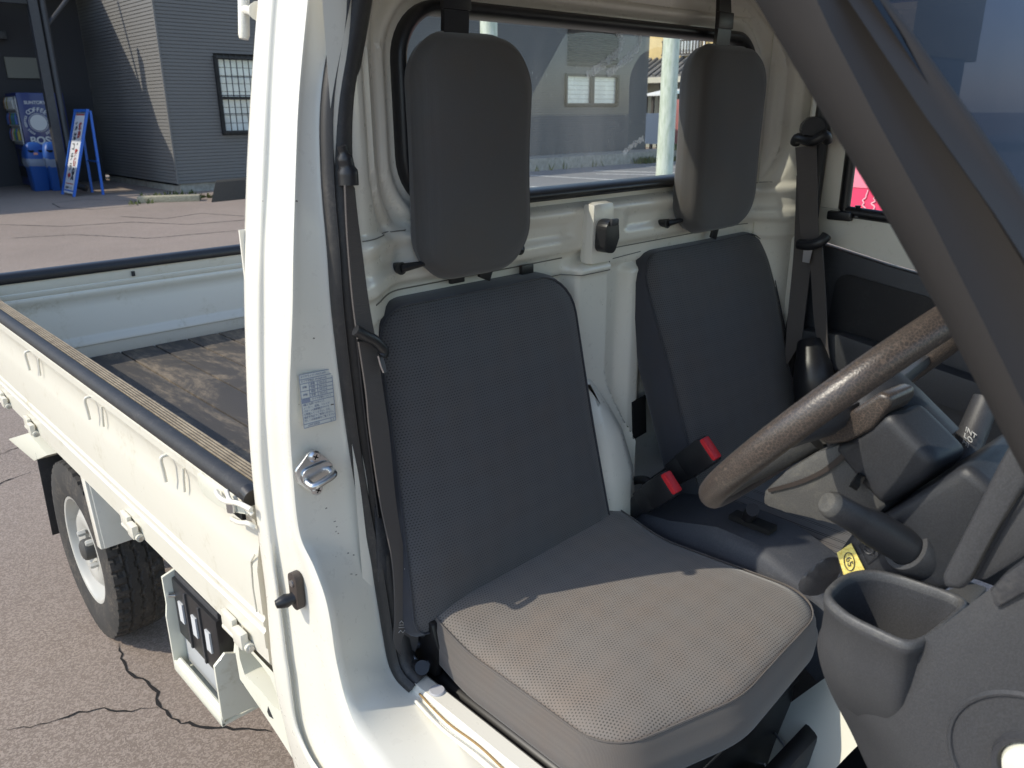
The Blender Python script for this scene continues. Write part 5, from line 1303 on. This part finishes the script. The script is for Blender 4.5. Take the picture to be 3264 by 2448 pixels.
tubeo('wire_bail', catmull([ (0.600, -0.364, 0.487), (0.590, -0.385, 0.485), (0.583, -0.400, 0.478), (0.575, -0.415, 0.465)], 5), .0022, STEEL, eng, 8)
prism('bail_clip', [ (0.577, -0.386, 0.459), (0.577, -0.403, 0.482), (0.575, -0.414, 0.464), (0.575, -0.401, 0.441)], (-.012, 0, .002), STEEL, eng, .002)
box('seat_rail', (.45, -.42, .50), (.46, .03, .05), BLACKMETAL, TR, .008)
box('under_seat_void', (.45, -.25, .42), (.55, .5, .02), BLACKMETAL, TR)
# ---------------- passenger side: pillar, belt, door
pd = empty('passenger_door', parent=TR)
XD = 1.31
prism('trim_panel', [(XD, .015, .50), (XD, .020, 1.185), (XD, -.16, 1.150), (XD, -.45, 1.105), (XD, -.95, 1.05), (XD, -.95, .50)], (.03, 0, 0), CHAR, pd, .006)
prism('upper_strip', [(XD+.006, .018, 1.19), (XD+.006, .018, 1.262), (XD+.006, -.95, 1.20), (XD+.006, -.95, 1.05), (XD+.006, -.45, 1.11), (XD+.006, -.16, 1.155)], (.03, 0, 0), WHITE, pd, .004)
prism('window_frame', [(XD+.006, .018, 1.262), (XD+.006, .018, 1.66), (XD+.006, -.035, 1.66), (XD+.006, -.035, 1.258)], (.03, 0, 0), WHITE, pd, .004)
tubeo('window_seal', [(XD+.008, -.046, 1.66), (XD+.008, -.046, 1.262), (XD+.008, -.052, 1.256), (XD+.008, -.95, 1.206)], .0125, BLACK, pd, 10)
box('seal_corner', (XD-.006, -.045, 1.247), (.016, .055, .020), BLACK, pd, .005)
lathe('lock_knob', [(0, .020), (.007, .019), (.0045, .014), (.0045, 0), (.009, -.002), (.0095, -.006)], (XD+.004, -.078, 1.252), (0, 0, 1), BLACK, pd, 14)
pydata('door_glass', [(XD+.022, -.04, 1.24), (XD+.022, -.95, 1.20), (XD+.022, -.55, 1.66), (XD+.022, -.04, 1.66)], [(0, 1, 2, 3)], GLASS_DOOR, pd, None)
# moulded pull pocket and arm rest ledge
prism('pocket_shade_plate', [(XD-.001, p[0], p[1]) for p in roundpoly([(-.045, .985, .02), (-.055, 1.125, .03), (-.27, 1.095, .03), (-.30, .965, .02)], 6)], (-.0025, 0, 0), BLACK, pd)  # flat black plate standing in for the shade inside the pull pocket
prism('arm_rest', [(XD, .0, .985), (XD, -.10, .992), (XD, -.42, .945), (XD, -.42, .875), (XD, -.10, .910), (XD, .0, .905)], (-.045, 0, 0), GREY, pd, .006)
prism('lower_pocket', [(XD, -.05, .80), (XD, -.75, .76), (XD, -.75, .55), (XD, -.05, .57)], (-.03, 0, 0), CHAR, pd, .008)
tubeo('door_weatherstrip', [(1.300, .010, 1.68), (1.298, .018, 1.40), (1.295, .020, 1.15), (1.290, .030, .90), (1.285, .03, .55)], .018, BLACK, TR, 12)
prism('door_pillar', [(1.32, .075, .55), (1.32, .075, 1.70), (1.32, .02, 1.70), (1.32, .03, .55)], (.07, .08, 0), WHITE, TR, .004)
tubeo('pillar_seam', [(1.235, .118, 1.66), (1.232, .120, 1.35), (1.232, .121, 1.20), (1.225, .123, .95)], .0012, WHITE_DIRTY, TR, 6)
pbelt = empty('passenger_seat_belt', parent=TR)
mb = MB().tube([ (1.270, 0.026, 1.430), (1.235, 0.005, 1.431)], [.026, .024], 18).tube(catmull([ (1.245, 0.048, 1.401), (1.235, 0.036, 1.412), (1.228, 0.000, 1.406), (1.235, -0.022, 1.419), (1.250, -0.022, 1.406)], 4), .011, 10)
mb.build('belt_anchor', BLACK, pbelt)
ribbon('front_webbing', [ (1.235, 0.041, 1.392), (1.232, 0.021, 1.294), (1.230, 0.011, 1.241), (1.225, -0.003, 1.191)], [ (1.245, -0.001, 1.398), (1.240, -0.019, 1.296), (1.240, -0.027, 1.243), (1.235, -0.040, 1.194)], WEB, pbelt, .0014)
ribbon('rear_webbing', [ (1.262, 0.045, 1.331), (1.262, 0.032, 1.165), (1.262, 0.029, 1.019), (1.262, 0.023, 0.882)], [ (1.266, -0.006, 1.333), (1.264, -0.011, 1.170), (1.262, -0.012, 1.063), (1.262, -0.012, 0.963), ], WEB, pbelt, .0014)
ribbon('lap_webbing', [ (1.240, -0.015, 1.174), (1.245, -0.027, 1.104), (1.250, -0.047, 0.998), (1.250, -0.086, 0.895)], [ (1.230, -0.048, 1.192), (1.240, -0.066, 1.075), (1.245, -0.083, 0.970), (1.250, -0.102, 0.892)], WEB, pbelt, .0014)
tubeo('tongue_handle', catmull([ (1.215, -0.001, 1.190), (1.212, -0.028, 1.191), (1.215, -0.050, 1.200), (1.225, -0.057, 1.214)], 4), .0115, BLACK, pbelt, 10)
ribbon('belt_tongue', [ (1.215, -0.014, 1.180), (1.218, -0.013, 1.152)], [ (1.218, -0.033, 1.183), (1.220, -0.028, 1.151)], STEEL, pbelt, .001)
tubeo('retractor_cover', catmull([ (1.255, -0.037, 0.966), (1.235, -0.057, 0.922), (1.230, -0.069, 0.873), (1.240, -0.077, 0.796)], 4), [.03, .032, .034, .036, .040, .042, .044, .045, .045, .045, .045, .045, .045][:13], BLACK, pbelt, 16)
tubeo('lap_anchor', [ (1.250, -0.088, 0.888), (1.250, -0.099, 0.880)], .009, STEEL, pbelt, 8)
# exterior grab bar behind the pillar
gb_ = MB().tube([ (0.097, 0.235, 1.669), (0.092, 0.235, 1.633), (0.088, 0.235, 1.595), (0.085, 0.235, 1.568), (0.084, 0.235, 1.563)], [.0075, .0075, .0075, .0075, .0060], 14)
gb_.tube([ (0.089, 0.235, 1.599), (0.086, 0.210, 1.595), (0.085, 0.190, 1.593)], [.006, .006, .012], 12)
gb_.build('rear_guard_bar', WHITE, TR)
